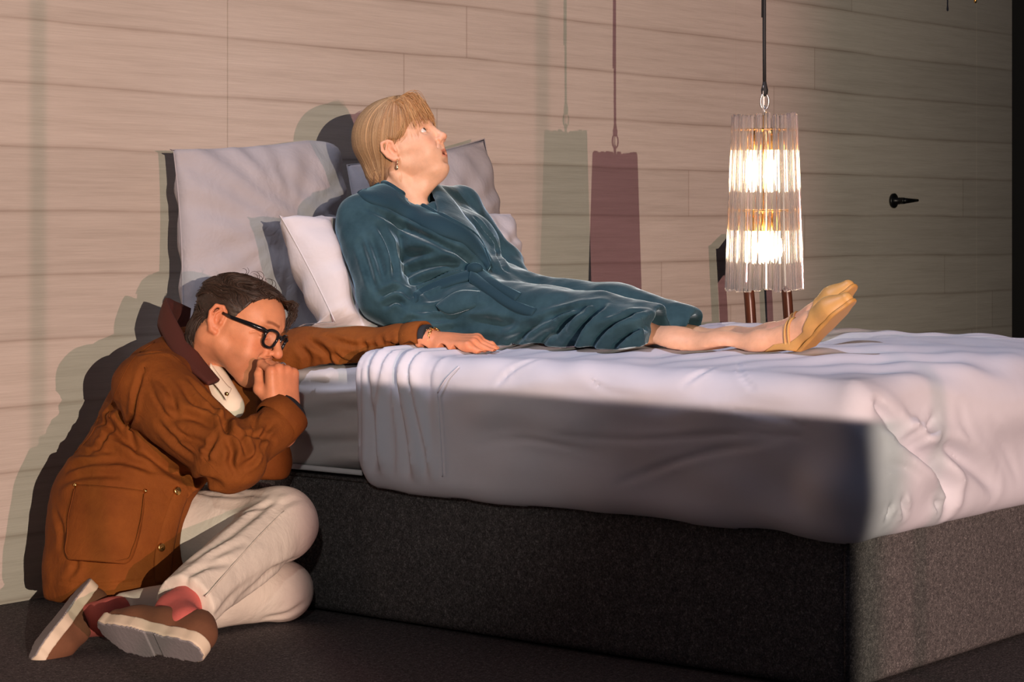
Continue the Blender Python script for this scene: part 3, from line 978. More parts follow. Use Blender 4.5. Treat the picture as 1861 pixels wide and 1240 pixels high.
def head_field(man, mouth_open=0.0, lid=.003, lower=-.0045, brow_up=0.0):
    H = Field()
    if man:
        H.ell((0, -.016, .030), (.0765, .098, .070), k=.0); H.ell((0, .034, .036), (.064, .051, .050), k=.03)
    else:
        H.ell((0, -.016, .036), (.0765, .097, .086), k=.0); H.ell((0, .036, .045), (.063, .050, .055), k=.03)
    H.ell((0, .036, -.030), (.060, .054, .075), k=.03)
    jw = .054 if man else .050
    for s in (1, -1):
        H.rc((s * jw, -.004, -.050), (s * .020, .064, -.098), .019, .017, k=.03)
        H.rc((s * .055, .012, -.012), (s * .043, .056, -.020), .018, .018, k=.022)      # cheekbone
        H.rc((s * .012, .084, .030), (s * .046, .068, .029 + brow_up * .3), .0085, .007, k=.014)     # brow ridge
        H.ell((s * .032, .062, -.055), (.022, .020, .022), k=.03)
        H.ell((s * .0325, .0915, .0065), (.0180, .0165, .0120), k=.010, mode='s')      # eye socket
        H.ell((s * .0440, .0830, .0060), (.0110, .0105, .0090), k=.010, mode='s')
    H.ell((0, .071, -.103), (.020 if man else .017, .016, .016), k=.02)                # chin
    H.ell((0, .071, -.070), (.030, .021, .024), k=.02)                                # muzzle
    if not man: H.ell((0, .030, -.098), (.035, .040, .016), k=.03)
    # eyelids over the eyeballs
    for s in (1, -1):
        c = np.array([s * EYE[0], EYE[1], EYE[2]])
        def up(P, c=c): return np.maximum(np.linalg.norm(P - c, axis=1) - .0142, (c[2] + lid) - P[:, 2] + .25 * (P[:, 1] - c[1] - .010))
        def lo(P, c=c): return np.maximum(np.linalg.norm(P - c, axis=1) - .0138, P[:, 2] - (c[2] + lower))
        H.fn(up, .003); H.fn(lo, .005)
    # nose
    nt = .1185 if man else .1105
    H.rc((0, .082, .020), (0, nt - .008, -.020), .0072, .0088, k=.012)
    H.ell((0, nt - .006, -.0265), (.0115, .0115, .0105), k=.008)
    for s in (1, -1):
        H.ell((s * .0115, .0955, -.0315), (.0078, .0105, .0085), k=.006)
        H.ell((s * .0062, .1010, -.0405), (.0036, .0055, .0050), k=.004, mode='s')     # nostril
    H.rc((0, .094, -.040), (0, .0935, -.052), .004, .004, k=.01)
    # mouth
    o = mouth_open
    up_l = [(-.024, .0765, -.066), (-.011, .0905, -.0605), (0, .0935, -.0620), (.011, .0905, -.0605), (.024, .0765, -.066)]
    lo_l = [(-.022, .0765, -.0675 - o * .5), (-.010, .0885, -.0725 - o), (0, .0905, -.0740 - o), (.010, .0885, -.0725 - o), (.022, .0765, -.0675 - o * .5)]
    H.tube(up_l, [.0018, .0036, .0038, .0036, .0018], k=.004)
    H.tube(lo_l, [.0018, .0042, .0046, .0042, .0018], k=.004)
    if o > 0: H.ell((0, .089, -.0680 - o * .5), (.0175, .018, .0028 + o * .55), k=.002, mode='s')
    else: H.tube([(-.026, .0785, -.0725), (-.012, .0945, -.0675), (0, .0965, -.0672), (.012, .0945, -.0675), (.026, .0785, -.0725)], .0016, k=.002, mode='s')
    H.ell((0, .096, -.088 - o), (.022, .010, .0055), k=.008, mode='s')
    if man:
        for s in (1, -1):
            H.tube([(s * .017, .096, -.032), (s * .026, .088, -.046), (s * .030, .079, -.060), (s * .031, .073, -.076)], .0034, k=.007, mode='s')
            H.ell((s * .040, .046, -.082), (.012, .018, .010), k=.015)
            H.tube([(s * .046, .075, .004), (s * .056, .066, .000), (s * .062, .058, -.006)], .0012, k=.003, mode='s')
            H.tube([(s * .046, .074, .010), (s * .057, .065, .012)], .0011, k=.003, mode='s')
            H.ell((s * .033, .0795, -.006), (.015, .005, .004), k=.006)
            H.tube([(s * .020, .0805, -.004), (s * .033, .081, -.0085), (s * .045, .070, -.006)], .0022, k=.005, mode='s')
        H.tube([(-.036, .0855, .054), (0, .0935, .056), (.036, .0855, .054)], .0016, k=.003, mode='s'); H.tube([(-.036, .082, .066), (0, .090, .069), (.036, .082, .066)], .0014, k=.003, mode='s')
        H.tube([(.008, .0955, .026), (.007, .096, .036)], .0012, k=.003, mode='s'); H.tube([(-.008, .0955, .026), (-.007, .096, .036)], .0012, k=.003, mode='s')
    else:
        for s in (1, -1):
            H.tube([(s * .018, .093, -.034), (s * .029, .086, -.050), (s * .031, .078, -.062)], .0025, k=.006, mode='s')
    # ears
    ey, ez = (-.020, -.008) if man else (-.014, -.008)
    for s in (1, -1):
        def E(y, z, x): return (s * x, ey + y, ez + z)
        H.ell(E(-.002, .002, .0755), (.0055, .0165, .027), k=.006)
        H.tube([E(.010, .006, .076), E(.011, .019, .078), E(.002, .030, .081), E(-.013, .027, .086), E(-.0185, .010, .088), E(-.014, -.010, .085), E(-.004, -.025, .079), E(.006, -.028, .076)],
               [.003, .0042, .0045, .0046, .0045, .0044, .0062, .0058], k=.004)
        H.ell(E(.0015, -.003, .086), (.0095, .0085, .0125), k=.003, mode='s')
        H.ell(E(-.004, .014, .087), (.0065, .0075, .0085), k=.003, mode='s')
        H.tube([E(.000, .022, .082), E(-.009, .010, .084), E(-.008, -.006, .083), E(-.001, -.015, .079)], .0030, k=.003)
        H.ell(E(.011, -.004, .0785), (.0045, .0035, .0060), k=.003)
    return H


def head_colour(L, man, o=0.0):
    """tone of the skin by place on the head (local coordinates): lips, cheeks, brows, stubble"""
    x, y, z = L.T; c = np.ones((len(L), 3))
    def blend(w, col):
        nonlocal c
        w = np.clip(w, 0, 1)[:, None]; c = c * (1 - w) + np.array(col) * w
    ax = np.abs(x)
    blend(.5 * np.exp(-(((ax - .045) / .02) ** 2 + ((z + .028) / .02) ** 2)) * (y > .02), (1, .72, .66))
    blend(.55 * np.exp(-((x / .016) ** 2 + ((z + .030) / .014) ** 2)) * (y > .088), (1, .68, .62))
    blend(.5 * (ax > .0765) * (y < .01), (1, .72, .64))
    lipu = np.exp(-((z + .0615 + ax * .18) / .0042) ** 4) * (ax < .023) * (y > .078)
    lipl = np.exp(-((z + .0735 + o - ax * .22) / .0052) ** 4) * (ax < .022) * (y > .076)
    blend((.55 if man else .75) * np.maximum(lipu, lipl), (.86, .52, .48) if man else (.80, .40, .38))
    blend(.97 * np.exp(-((z + .068 + o * .5) / (.0035 + o * .5)) ** 4) * (ax < .019) * (y > .05) * (o > 0) * (y < .0885), (.10, .025, .025))  # shade inside the open mouth, painted into the colour
    if man:
        st = np.clip(((-.045 - z) / .02), 0, 1) * np.clip((y - .0) / .03, 0, 1) * (1 - np.maximum(lipu, lipl))
        blend(.55 * st, (.56, .50, .47))
        blend(.35 * np.exp(-((z + .052) / .008) ** 2) * (ax < .03) * (y > .08), (.55, .48, .44))
    bz = .0265 + .10 * np.clip(ax - .012, 0, .02) - .16 * np.clip(ax - .035, 0, .03)
    brow = np.exp(-((z - bz - .004) / .0038) ** 4) * np.clip((ax - .010) / .004, 0, 1) * np.clip((.052 - ax) / .006, 0, 1) * (y > .05)
    blend((.75 if man else .5) * brow, (.22, .15, .10) if man else (.45, .28, .16))
    lash = np.exp(-((z - EYE[2] - .002) / .003) ** 2) * (np.abs(ax - EYE[0]) < .0145) * (y > .0745)
    if not man: blend(.45 * lash, (.35, .2, .14))
    else: blend(.3 * np.exp(-((z + .004) / .006) ** 2) * (np.abs(ax - .032) < .016) * (y > .06), (.85, .55, .5))
    return c


def eyes(parent, R, O, s, gaze, iris):
    g = unit(gaze)
    for sd in (1, -1):
        c = np.array([sd * EYE[0], EYE[1], EYE[2]])
        V = []; Fc = []; n, m = 24, 16
        u = unit(np.cross(g, [0, 0, 1])); w = np.cross(u, g); col = []
        for i in range(m + 1):
            th = math.pi * i / m
            for k in range(n):
                a = 2 * math.pi * k / n
                r = .0124 + (.0006 if th < .45 else 0)
                V.append(c + r * (g * math.cos(th) + (u * math.cos(a) + w * math.sin(a)) * math.sin(th)))
                col.append((.01, .01, .01) if th < .2 else iris if th < .5 else (.80, .74, .70))
        for i in range(m):
            for k in range(n): Fc.append((i * n + k, (i + 1) * n + k, (i + 1) * n + (k + 1) % n, i * n + (k + 1) % n))
        W = O + (np.array(V) * s) @ R.T
        mesh_obj('eye', W, Fc, M_EYE, parent, True, col=np.array(col))


def hand_field(curl, splay=1.0, thumb=None, spread=0.0, knuckle=1.0):
    """wrist at the origin, fingers along +Y, back of the hand +Z, thumb on the +X side. curl: three bend angles for each finger"""
    H = Field()
    H.rc((0, -.05, 0), (0, .012, 0), .029, .028, k=.01, flat=((0, 0, 1), 1.32))
    H.box((0, .048, -.002), (.039, .046, .0135), .0125, k=.02)
    spec = [((.0285, .088, 0), (.043, .026, .021), .0088), ((.0095, .093, .001), (.047, .030, .022), .0090), ((-.0100, .089, 0), (.043, .028, .022), .0086), ((-.0280, .081, -.002), (.034, .022, .019), .0077)]
    tips = []
    for i, ((bx, by, bz), ls, r) in enumerate(spec):
        H.rc((bx * .62, .012, .001), (bx, by, bz + .0015), .0095, r * 1.02, k=.010)
        p = np.array([bx, by, bz]); a = 0.0; az = (bx / .0285) * .10 * splay + spread
        H.ell(p + [0, -.002, .0035], (.0088, .0095, .0085 * knuckle), k=.006)
        rad = [r, r * .95, r * .86, r * .74]
        pts = [p]
        for j in range(3):
            a += curl[i][j]
            d = np.array([math.sin(az) * math.cos(a), math.cos(az) * math.cos(a), -math.sin(a)])
            q = p + d * ls[j]
            H.rc(p, q, rad[j], rad[j + 1], k=.0032 if j else .006)
            if j < 2: H.ell(q + np.array([0, 0, .0012]), (rad[j + 1] * 1.05,) * 3, k=.003)
            pts.append(q); p = q
        tips.append(pts)
    th = thumb or [(.026, .018, -.010), (.050, .045, -.018), (.062, .076, -.020), (.066, .102, -.022)]
    H.rc((.012, .012, -.006), th[1], .017, .0135, k=.014)
    H.rc(th[1], th[2], .0115, .0100, k=.006); H.rc(th[2], th[3], .0100, .0080, k=.004)
    return H, tips


def strands(paths, r0=.0011, r1=.0003, sides=4):
    mb = MB()
    for p in paths:
        n = len(p); mb.tube(p, list(np.linspace(r0, r1, n)), sides, cap=True)
    return np.array(mb.v), mb.f


def joined(parts):
    """several (verts, faces, colours) into one"""
    V = []; F_ = []; Cc = []; b = 0
    for v, f, c in parts:
        V.append(v); Cc.append(np.broadcast_to(c, (len(v), 3)))
        F_ += [tuple(int(i) + b for i in q) for q in f]; b += len(v)
    return np.concatenate(V), F_, np.concatenate(Cc)


M_EYE = vcol_mat('eyeball', .12, 0, 100)


def hair_shell(man):
    H = Field()
    if man:
        H.ell((0, -.019, .034), (.0820, .1040, .0740), k=0)
        H.ell((0, .032, .062), (.064, .054, .034), k=.03)
        H.ell((0, -.066, -.040), (.058, .046, .062), k=.025)
        ys = [-.13, -.075, -.054, -.038, -.024, -.008, .002, .012, .022, .034, .048, .064, .080, .13]
        zs = [-.110, -.098, -.080, -.040, .012, .016, -.004, -.004, .026, .050, .076, .088, .094, .094]
    else:
        H.ell((0, -.020, .044), (.0880, .1060, .0990), k=0)
        H.ell((0, .036, .070), (.072, .056, .050), k=.03)
        H.ell((0, -.078, -.036), (.056, .050, .052), k=.035)
        H.ell((0, -.092, -.066), (.036, .034, .034), k=.02)
        ys = [-.14, -.064, -.048, -.030, -.020, -.008, .010, .030, .048, .062, .085, .13]
        zs = [-.16, -.105, -.070, -.036, .016, .022, .010, .014, .024, .034, .044, .044]
    jag = (lambda P: .003 * np.sin(P[:, 0] * 190 + P[:, 1] * 60)) if man else (lambda P: .002 * np.sin(P[:, 0] * 90 + P[:, 1] * 160))
    H.fn(lambda P: (np.interp(P[:, 1], ys, zs) + jag(P) - P[:, 2]) * .75, .006, 'i')
    return H


def stream(shell, P0, vec, steps, step, lift0=.0, lift1=.0):
    """hair lines that follow a direction over a shell; P0 (n,3) start points, vec(P) directions"""
    P = np.array(P0, float); out = []
    for i in range(steps):
        lift = lift0 + (lift1 - lift0) * i / (steps - 1)
        for _ in range(3):
            n = shell.grad(P); P = P - n * (shell.ev(P) - lift)[:, None]
        out.append(P.copy())
        n = shell.grad(P); d = vec(P); d = d - n * np.einsum('ij,ij->i', d, n)[:, None]
        d /= np.maximum(np.linalg.norm(d, axis=1, keepdims=True), 1e-6); P = P + d * step
    return np.stack(out, 1)


def patch(src, A, B, thick, nu=40, nv=8, puff=0.0, lift=.001):
    """a strip of cloth lying on a shape between two lines of the photograph; returns a closed solid"""
    A = spline(A, 12); B = spline(B, 12)
    def res(L):
        d = np.r_[0, np.cumsum(np.linalg.norm(np.diff(L, axis=0), axis=1))]; t = np.linspace(0, d[-1], nu + 1)
        return np.stack([np.interp(t, d, L[:, 0]), np.interp(t, d, L[:, 1])], 1)
    A, B = res(A), res(B)
    w = np.linspace(0, 1, nv + 1)
    G = A[:, None] * (1 - w)[None, :, None] + B[:, None] * w[None, :, None]
    P, N = src.hits([tuple(p) for p in G.reshape(-1, 2)])
    # drop points that slipped past the edge of the shape
    Pg = P.reshape(nu + 1, nv + 1, 3); Ng = N.reshape(nu + 1, nv + 1, 3)
    for _ in range(3):
        Pg[1:-1] = .5 * Pg[1:-1] + .25 * (Pg[2:] + Pg[:-2]); Pg[:, 1:-1] = .5 * Pg[:, 1:-1] + .25 * (Pg[:, 2:] + Pg[:, :-2])
    prof = np.sin(np.pi * w) ** .25
    top = Pg + Ng * (lift + thick * (.35 + .65 * prof)[None, :, None] + puff * np.sin(np.pi * w)[None, :, None])
    bot = Pg - Ng * .004
    V = np.concatenate([top.reshape(-1, 3), bot.reshape(-1, 3)]); n = (nu + 1) * (nv + 1)
    f = []
    I = lambda i, j: i * (nv + 1) + j
    for i in range(nu):
        for j in range(nv):
            q = (I(i, j), I(i + 1, j), I(i + 1, j + 1), I(i, j + 1)); f.append(q); f.append(tuple(n + k for k in q[::-1]))
    ring = [I(i, 0) for i in range(nu)] + [I(nu, j) for j in range(nv)] + [I(i, nv) for i in range(nu, 0, -1)] + [I(0, j) for j in range(nv, 0, -1)]
    for a, b in zip(ring, ring[1:] + ring[:1]): f.append((b, a, n + a, n + b))
    a, b, c = V[f[0][0]], V[f[0][1]], V[f[0][2]]
    if np.cross(b - a, c - a) @ Ng[0, 0] < 0: f = [q[::-1] for q in f]
    return V, f


def shoe_fields(loafer):
    """toe along +Y, sole towards -Z, heel seat near the origin"""
    S = Field(); U = Field()
    th = .028 if loafer else .010
    prof = [((0, -.052), .033), ((0, -.02), .033), ((.001, .03), .033), ((.004, .085), .043), ((.003, .125), .041), ((-.002, .168), .028)]
    def sole(P):
        d = None
        for (a, ra), (b, rb) in zip(prof, prof[1:]):
            a = np.array(a); b = np.array(b); q = P[:, :2] - a; ba = b - a; t = np.clip(q @ ba / (ba @ ba), 0, 1)
            e = np.linalg.norm(q - t[:, None] * ba, axis=1) - (ra + (rb - ra) * t); d = e if d is None else smin(d, e, .01)
        zz = P[:, 2]
        arch = .003 * np.exp(-((P[:, 1] - .040) / .020) ** 2) if loafer else .008 * np.exp(-((P[:, 1] - .02) / .03) ** 2)
        toe = .012 * np.clip((P[:, 1] - .12) / .07, 0, 1) ** 2
        e = np.abs(zz - toe - th / 2 - arch * .5) - (th / 2 - arch * .5)
        return np.maximum(d, e) if True else d
    S.fn(lambda P: -smin(-sole(P), -sole(P), .0) - .0)
    S.lo = np.array([-.06, -.10, -.01]); S.hi = np.array([.06, .21, .06])
    U.rc((0, -.045, th + .018), (0, -.03, th + .050), .032, .026, k=.0)
    U.rc((0, -.04, th + .02), (.001, .05, th + .022), .033, .031, k=.03)
    U.rc((.002, .05, th + .026), (.003, .11, th + .014), .034, .034, k=.03)
    U.rc((.003, .11, th + .014), (-.001, .160, th + .010), .036, .026, k=.03)
    U.plane((0, 0, th - .004), (0, 0, -1))
    return S, U


# ------------------------------------------------------------------ the woman on the bed
M_SKIN_W = skin_mat('fair_skin', (.76, .475, .31), .48)
M_HAIR_W = vcol_mat('blonde_hair', .42, .35, 700)
m = Mat('teal_velvet', (.030, .085, .115), .8)
vn = m.noise(m.coords(), 18, 4, .6)
m.set('Base Color', m.ramp(vn, [(.3, (.017, .046, .060)), (.7, (.034, .080, .100))]))
m.set('Sheen Weight', .75); m.set('Sheen Roughness', .30); m.set('Sheen Tint', (.55, .76, .88, 1)); m.set('Specular IOR Level', .15)
m.bump(m.noise(m.coords(), 900, 2), .18, .002, m.bump(m.noise(m.coords((1, .7, 1.3)), 20, 3, .55, dist=.3), .22, .012))
M_VELVET = m.m
m = Mat('teal_velvet_ribbed', (.018, .048, .066), .8)
m.set('Sheen Weight', .45); m.set('Sheen Roughness', .3); m.set('Sheen Tint', (.30, .62, .80, 1)); m.set('Specular IOR Level', .15)
m.bump(m.noise(m.coords((1, .7, 1.3)), 30, 3, .6, dist=.3), .25, .006); M_VELVET2 = m.m
M_TAN = cloth_mat('tan_leather', (.56, .31, .095), .14, .5, 260, .12)

woman = thing('person', 'woman in a teal velvet robe sitting on the bed, looking up, in tan shoes', 'person', tuple(at_x(835, 600, 3.86)))

RW = axes((.40, -.917), math.radians(28), math.radians(2)); OW = at(735, 268, 5.18); SW = .915
HW = head_field(False, mouth_open=.0055, lid=.0058, lower=-.0056, brow_up=.002)
FB = Field()
def face_warp(L):                                  # a short, slightly receding lower face
    Q = L.copy(); z = L[:, 2]
    Q[:, 2] = np.where(z < -.02, (z + .02) / .91 - .02, z); Q[:, 1] = L[:, 1] + .008 * np.clip((-.045 - z) / .05, 0, 1)
    return Q


HWw = Field(); HWw.fn(lambda P: HW.ev(face_warp(P)) * .95, 0)
FB.sub_field(HWw, RW, OW, SW, 0)
neck_top = OW + RW @ np.array([0, -.030, -.055])
FB.rc(neck_top, at_x(726, 360, 3.84), .049, .052, k=.025)
FB.rc(OW + RW @ np.array([0, .035, -.095]), at_x(752, 362, 3.83), .018, .022, k=.03)
FB.rc(OW + RW @ np.array([.050, -.035, -.050]), at_x(762, 372, 3.83), .011, .009, k=.016)      # neck tendon
FB.rc(at_x(712, 412, 3.84), at_x(770, 425, 3.86), .070, .055, k=.04)
FB.rc(at_x(764, 400, 3.84), at_x(800, 445, 3.86), .034, .050, k=.03)
v, f = FB.mesh(.0021, smooth=1, lo=OW - [.17, .17, .26], hi=OW + [.17, .17, .16])
L = ((v - OW) @ RW) / SW
parts = [(v, f, head_colour(face_warp(L), False, .0055))]
wbody_parts = parts
# hair: swept back into a low twist, with a soft fringe
HH = hair_shell(False); HH0 = Field(); HH0.ops = list(HH.ops)
PA = np.array([.060, .150]); PB = np.array([-.088, -.080])


def flow(L):
    a = L[:, 1:] - PA; b = L[:, 1:] - PB
    return np.arctan2(a[:, 0] * b[:, 1] - a[:, 1] * b[:, 0], (a * b).sum(1)) + .25 * np.abs(L[:, 0]) / .08


def flow_dir(L):
    h = .001; gy = (flow(L + [0, h, 0]) - flow(L - [0, h, 0])); gz = (flow(L + [0, 0, h]) - flow(L - [0, 0, h]))
    gy = (gy + math.pi) % (2 * math.pi) - math.pi; gz = (gz + math.pi) % (2 * math.pi) - math.pi
    d = np.stack([np.zeros(len(L)), -gz, gy], 1)
    toB = np.stack([-L[:, 0] * .2, PB[0] - L[:, 1], PB[1] - L[:, 2]], 1)
    sg = np.sign(np.einsum('ij,ij->i', d, toB)); d = d * sg[:, None]
    return d / np.maximum(np.linalg.norm(d, axis=1, keepdims=True), 1e-9) + .25 * toB / np.linalg.norm(toB, axis=1, keepdims=True)


def hair_d(L):
    s = flow(L); tw = np.exp(-(((L[:, 1] + .092) / .030) ** 2 + ((L[:, 2] + .062) / .036) ** 2))
    return -.0007 * np.sin(s * 85 + 2 * np.sin(s * 13) + L[:, 1] * 8) - tw * .003 * np.sin((L[:, 1] * 1.2 - L[:, 2]) * 240)


HH.disp(hair_d)
HH.lo = np.array([-.11, -.155, -.13]); HH.hi = np.array([.11, .12, .165])
v, f = HH.mesh(.0024, pad=.01, smooth=1)


def blonde(P):
    s = flow(P); t = .5 + .5 * np.sin(s * 31 + 3 * np.sin(s * 11)) * np.sin(s * 71 + P[:, 0] * 30)
    c = np.array([.26, .135, .052]) * (1 - t[:, None]) + np.array([.62, .41, .21]) * t[:, None]
    c = c * (.75 + .35 * (vnoise(P, 22) * .5 + .5)[:, None])
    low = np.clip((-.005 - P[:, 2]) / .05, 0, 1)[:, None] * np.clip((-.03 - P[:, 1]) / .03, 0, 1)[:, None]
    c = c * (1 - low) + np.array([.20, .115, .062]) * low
    fr = np.clip((P[:, 1] - .02) / .05, 0, 1)[:, None]
    return c * (1 - .5 * fr) + np.array([.52, .26, .095]) * .5 * fr


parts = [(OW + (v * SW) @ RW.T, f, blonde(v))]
rn = np.random.RandomState(3); paths = []; cols = []
# combed strands over the shell, from the parting and temple back to the twist
n = 1300; th = rn.uniform(-1.35, 1.35, n); yy = np.where(rn.rand(n) < .6, rn.uniform(-.01, .075, n), rn.uniform(-.08, .0, n))
P0 = np.stack([np.sin(th) * .09, yy, .05 + np.cos(th) * .10], 1)
P0[:, 2] = np.where(np.abs(th) > 1.1, P0[:, 2] - .02, P0[:, 2])
G = stream(HH0, P0, flow_dir, 22, .0085, .0002, .0008)
for g in G:
    k = len(g)
    bad = np.nonzero((HH0.ev(g) > .006) | (g[:, 2] < -.10))[0]
    if len(bad): k = bad[0]
    if k < 5: continue
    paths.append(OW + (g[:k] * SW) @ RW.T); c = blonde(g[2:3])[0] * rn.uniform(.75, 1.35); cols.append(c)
for i in range(460):                              # fringe: fine locks falling to the brows and parted at the temples
    x0 = rn.uniform(-.055, .060); z0_ = .126 - abs(x0) * .35; y0 = .040 - abs(x0) * .2 + rn.uniform(-.01, .01)
    x1 = x0 * 1.35 + rn.uniform(-.010, .010); z1_ = .032 + rn.uniform(-.012, .016) + (rn.uniform(0, .04) if rn.rand() < .35 else 0) - abs(x1) * .16
    y1 = .0965 - (x1 / .075) ** 2 * .034 + rn.uniform(-.001, .009)
    mid = np.array([(x0 + x1) / 2, (y0 + y1) / 2 + .022 - abs(x0) * .06, (z0_ + z1_) / 2 + .017])
    p = spline([(x0, y0 - .03, z0_ + .003), (x0, y0, z0_), mid, (x1, y1, z1_)], 5)
    paths.append(OW + (p * SW) @ RW.T); cols.append(np.array([(.56, .30, .115), (.64, .40, .18), (.44, .22, .08)])[rn.randint(3)])
for i in range(110):                               # loose hairs around the nape
    a = rn.uniform(-.06, .066); y0 = -.055 - rn.uniform(0, .045); z0_ = -.060 - rn.uniform(0, .03)
    p = spline([(a * .7, y0 + .01, z0_ + .02), (a * .8, y0 - .012, z0_), (a * .75, y0 - .006 + rn.uniform(-.015, .03), z0_ - rn.uniform(.008, .024))], 5)
    paths.append(OW + (p * SW) @ RW.T); cols.append(np.array([.24, .14, .075]) * rn.uniform(.7, 1.4))
for i in range(70):
    sgn = rn.choice([-1, 1]); y0 = rn.uniform(.02, .055)
    p = spline([(sgn * .066, y0, .060), (sgn * .079, y0 - .006, .030), (sgn * .079, y0 - .034, .010 + rn.uniform(-.01, .018))], 5)
    paths.append(OW + (p * SW) @ RW.T); cols.append(np.array([.52, .30, .12]) * rn.uniform(.7, 1.2))
v, f = strands(paths, .0008, .0003)
cc = np.repeat(np.array(cols), [len(p) * 4 for p in paths], axis=0)
parts.append((v, f, cc))
V, F_, Cc = joined(parts)
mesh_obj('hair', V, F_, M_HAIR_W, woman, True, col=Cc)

# earring and fine chain
ear = OW + RW @ np.array([.0745, -.010, -.036])
mb = MB(); mb.tube([ear + [0, 0, .004], ear + RW @ np.array([.003, 0, -.004]), ear + [0, 0, -.012]], .0016, 8); mb.lathe([(.0005, -.022), (.0032, -.019), (.0036, -.014), (.001, -.009)], ear, (0, 0, 1), 12)
mb.build('earring', Mat('pale_gold', (.9, .75, .5), .2, Metallic=1.0).m, woman, True)

# ------- robe
W = Field()
W.ell(at_x(845, 565, 3.86), (.185, .17, .125), k=0)
W.rc(at_x(822, 545, 3.86), at_x(775, 465, 3.86), .130, .125, k=.06)
W.rc(at_x(775, 465, 3.86), at_x(735, 415, 3.86), .128, .110, k=.06)
W.rc(at_x(672, 402, 3.70), at_x(828, 382, 4.02), .062, .058, k=.05)
W.ell(at_x(800, 455, 3.79), (.075, .08, .075), k=.05); W.ell(at_x(850, 445, 3.97), (.07, .075, .07), k=.05)
W.rc(at_x(690, 372, 3.76), at_x(735, 356, 3.86), .028, .036, k=.04)         # collar roll behind the neck
W.rc(at_x(735, 352, 3.90), at_x(806, 372, 3.97), .030, .032, k=.03)
# sleeves
el_n = at_x(697, 540, 3.640)
W.rc(at_x(660, 404, 3.690), el_n, .066, .060, k=.010); W.rc(el_n, at_x(775, 602, 3.655), .058, .046, k=.012)
el_f = at_x(912, 478, 4.15)
W.rc(at_x(840, 388, 4.05), el_f, .052, .048, k=.025); W.rc(el_f, at_x(952, 560, 4.06), .046, .048, k=.02)
# lap and legs
for (x, a, b, c) in ((3.755, (865, 585), (1085, 594), (1205, 606)), (3.965, (875, 560), (1112, 578), (1262, 602))):
    W.rc(at_x(*a, x), at_x(*b, x), .100, .072, k=.05); W.rc(at_x(*b, x), at_x(*c, x), .072, .058 if x < 3.9 else .046, k=.03)
W.rc(at_x(900, 580, 3.86), at_x(1090, 606, 3.86), .09, .045, k=.05)
W.rc(at_x(1085, 610, 3.70), at_x(1205, 625, 3.69), .05, .05, k=.03)
W.ell(at_x(962, 570, 3.98), (.05, .05, .035), k=.03)
ha = at_x(1196, 610, 3.745); hb = at_x(1264, 600, 3.965)
W.plane(ha, np.cross(unit(hb - ha) * [1, 1, 0], [0, 0, 1]) * (-1 if np.cross(unit(hb - ha) * [1, 1, 0], [0, 0, 1])[1] > 0 else 1), k=.006)
W.rc(at_x(1120, 604, 3.755), at_x(1230, 612, 3.755), .050, .054, k=.006, mode='s')       # open at the hem
W.rc(at_x(1180, 596, 3.965), at_x(1290, 608, 3.965), .038, .043, k=.006, mode='s')
# neckline
W.rc(at_x(742, 300, 3.84), at_x(752, 358, 3.83), .066, .050, k=.012, mode='s')
W.rc(at_x(756, 352, 3.79), at_x(806, 410, 3.80), .030, .010, k=.012, mode='s')
W0 = Field(); W0.ops = list(W.ops); W0.lo, W0.hi = W.lo, W.hi
CR = [([(668, 378), (716, 404), (790, 440), (850, 470), (874, 488)], .010, .009), ([(738, 498), (770, 484), (806, 480), (850, 480)], .012, .008),
      ([(742, 522), (780, 508), (820, 494), (858, 490)], .010, .008), ([(742, 540), (790, 520), (830, 506), (862, 498)], .010, .009), ([(728, 470), (760, 460), (800, 462)], .013, .006),
      ([(690, 412), (705, 444), (714, 482), (712, 508)], .010, .010), ([(672, 430), (688, 474), (698, 515)], .010, .010), ([(654, 440), (670, 490), (684, 530)], .010, .008),
      ([(700, 556), (720, 546), (736, 556)], .008, .010), ([(690, 540), (712, 528), (730, 530)], .008, .008), ([(735, 590), (745, 580), (762, 582)], .008, .007),
      ([(752, 566), (800, 560), (850, 562), (885, 566)], .011, .007), ([(770, 580), (830, 576), (900, 580)], .011, .008), ([(800, 598), (880, 588), (960, 594)], .013, .008),
      ([(1030, 642), (1053, 604), (1079, 580), (1092, 556)], .013, .015), ([(1102, 640), (1136, 610), (1183, 584)], .013, .015), ([(975, 636), (993, 608), (1045, 580)], .013, .013),
      ([(1062, 640), (1092, 606), (1140, 580), (1165, 570)], .011, .012), ([(925, 622), (965, 596), (1030, 570)], .013, .010),
      ([(905, 640), (930, 620), (960, 612)], .012, .008), ([(1000, 576), (1040, 564), (1080, 556)], .010, .008),
      ([(864, 398), (892, 440), (918, 490)], .008, .009), ([(852, 410), (870, 440), (884, 472)], .007, .006), 
      ([(1010, 610), (1030, 585), (1060, 566)], .010, .008), ([(955, 640), (970, 618), (1000, 600)], .010, .008)]
for pix, r, dp in CR: fold(W, W0, pix, r * .8, dp * 1.25, .65)
for pix, r, hgt in (([(735, 436), (770, 452), (830, 468)], .014, .007), ([(682, 420), (698, 456), (706, 500)], .008, .006), ([(1045, 640), (1075, 600), (1110, 568)], .012, .008),
                    ([(1120, 640), (1150, 606), (1175, 590)], .012, .007)):
    ridge(W, W0, pix, r, hgt)
W.disp(lambda P: vnoise(P * [1.5, .55, 1.5] + 9, 15) * .0065 * np.clip((-.80 - P[:, 1]) / .1, 0, 1) + vnoise(P, 7) * .005 + vnoise(P * [1, .6, 1.2], 19) * .004 + vnoise(P + 3, 40) * .0014)
W.fn(lambda P: Fdo.ev(P) - .008, .006, 's'); W.fn(lambda P: Fm.ev(P) - .010, .006, 's')
v, f = W.mesh(.0042, smooth=1)
robe = mesh_obj('robe', v, f, M_VELVET, woman)
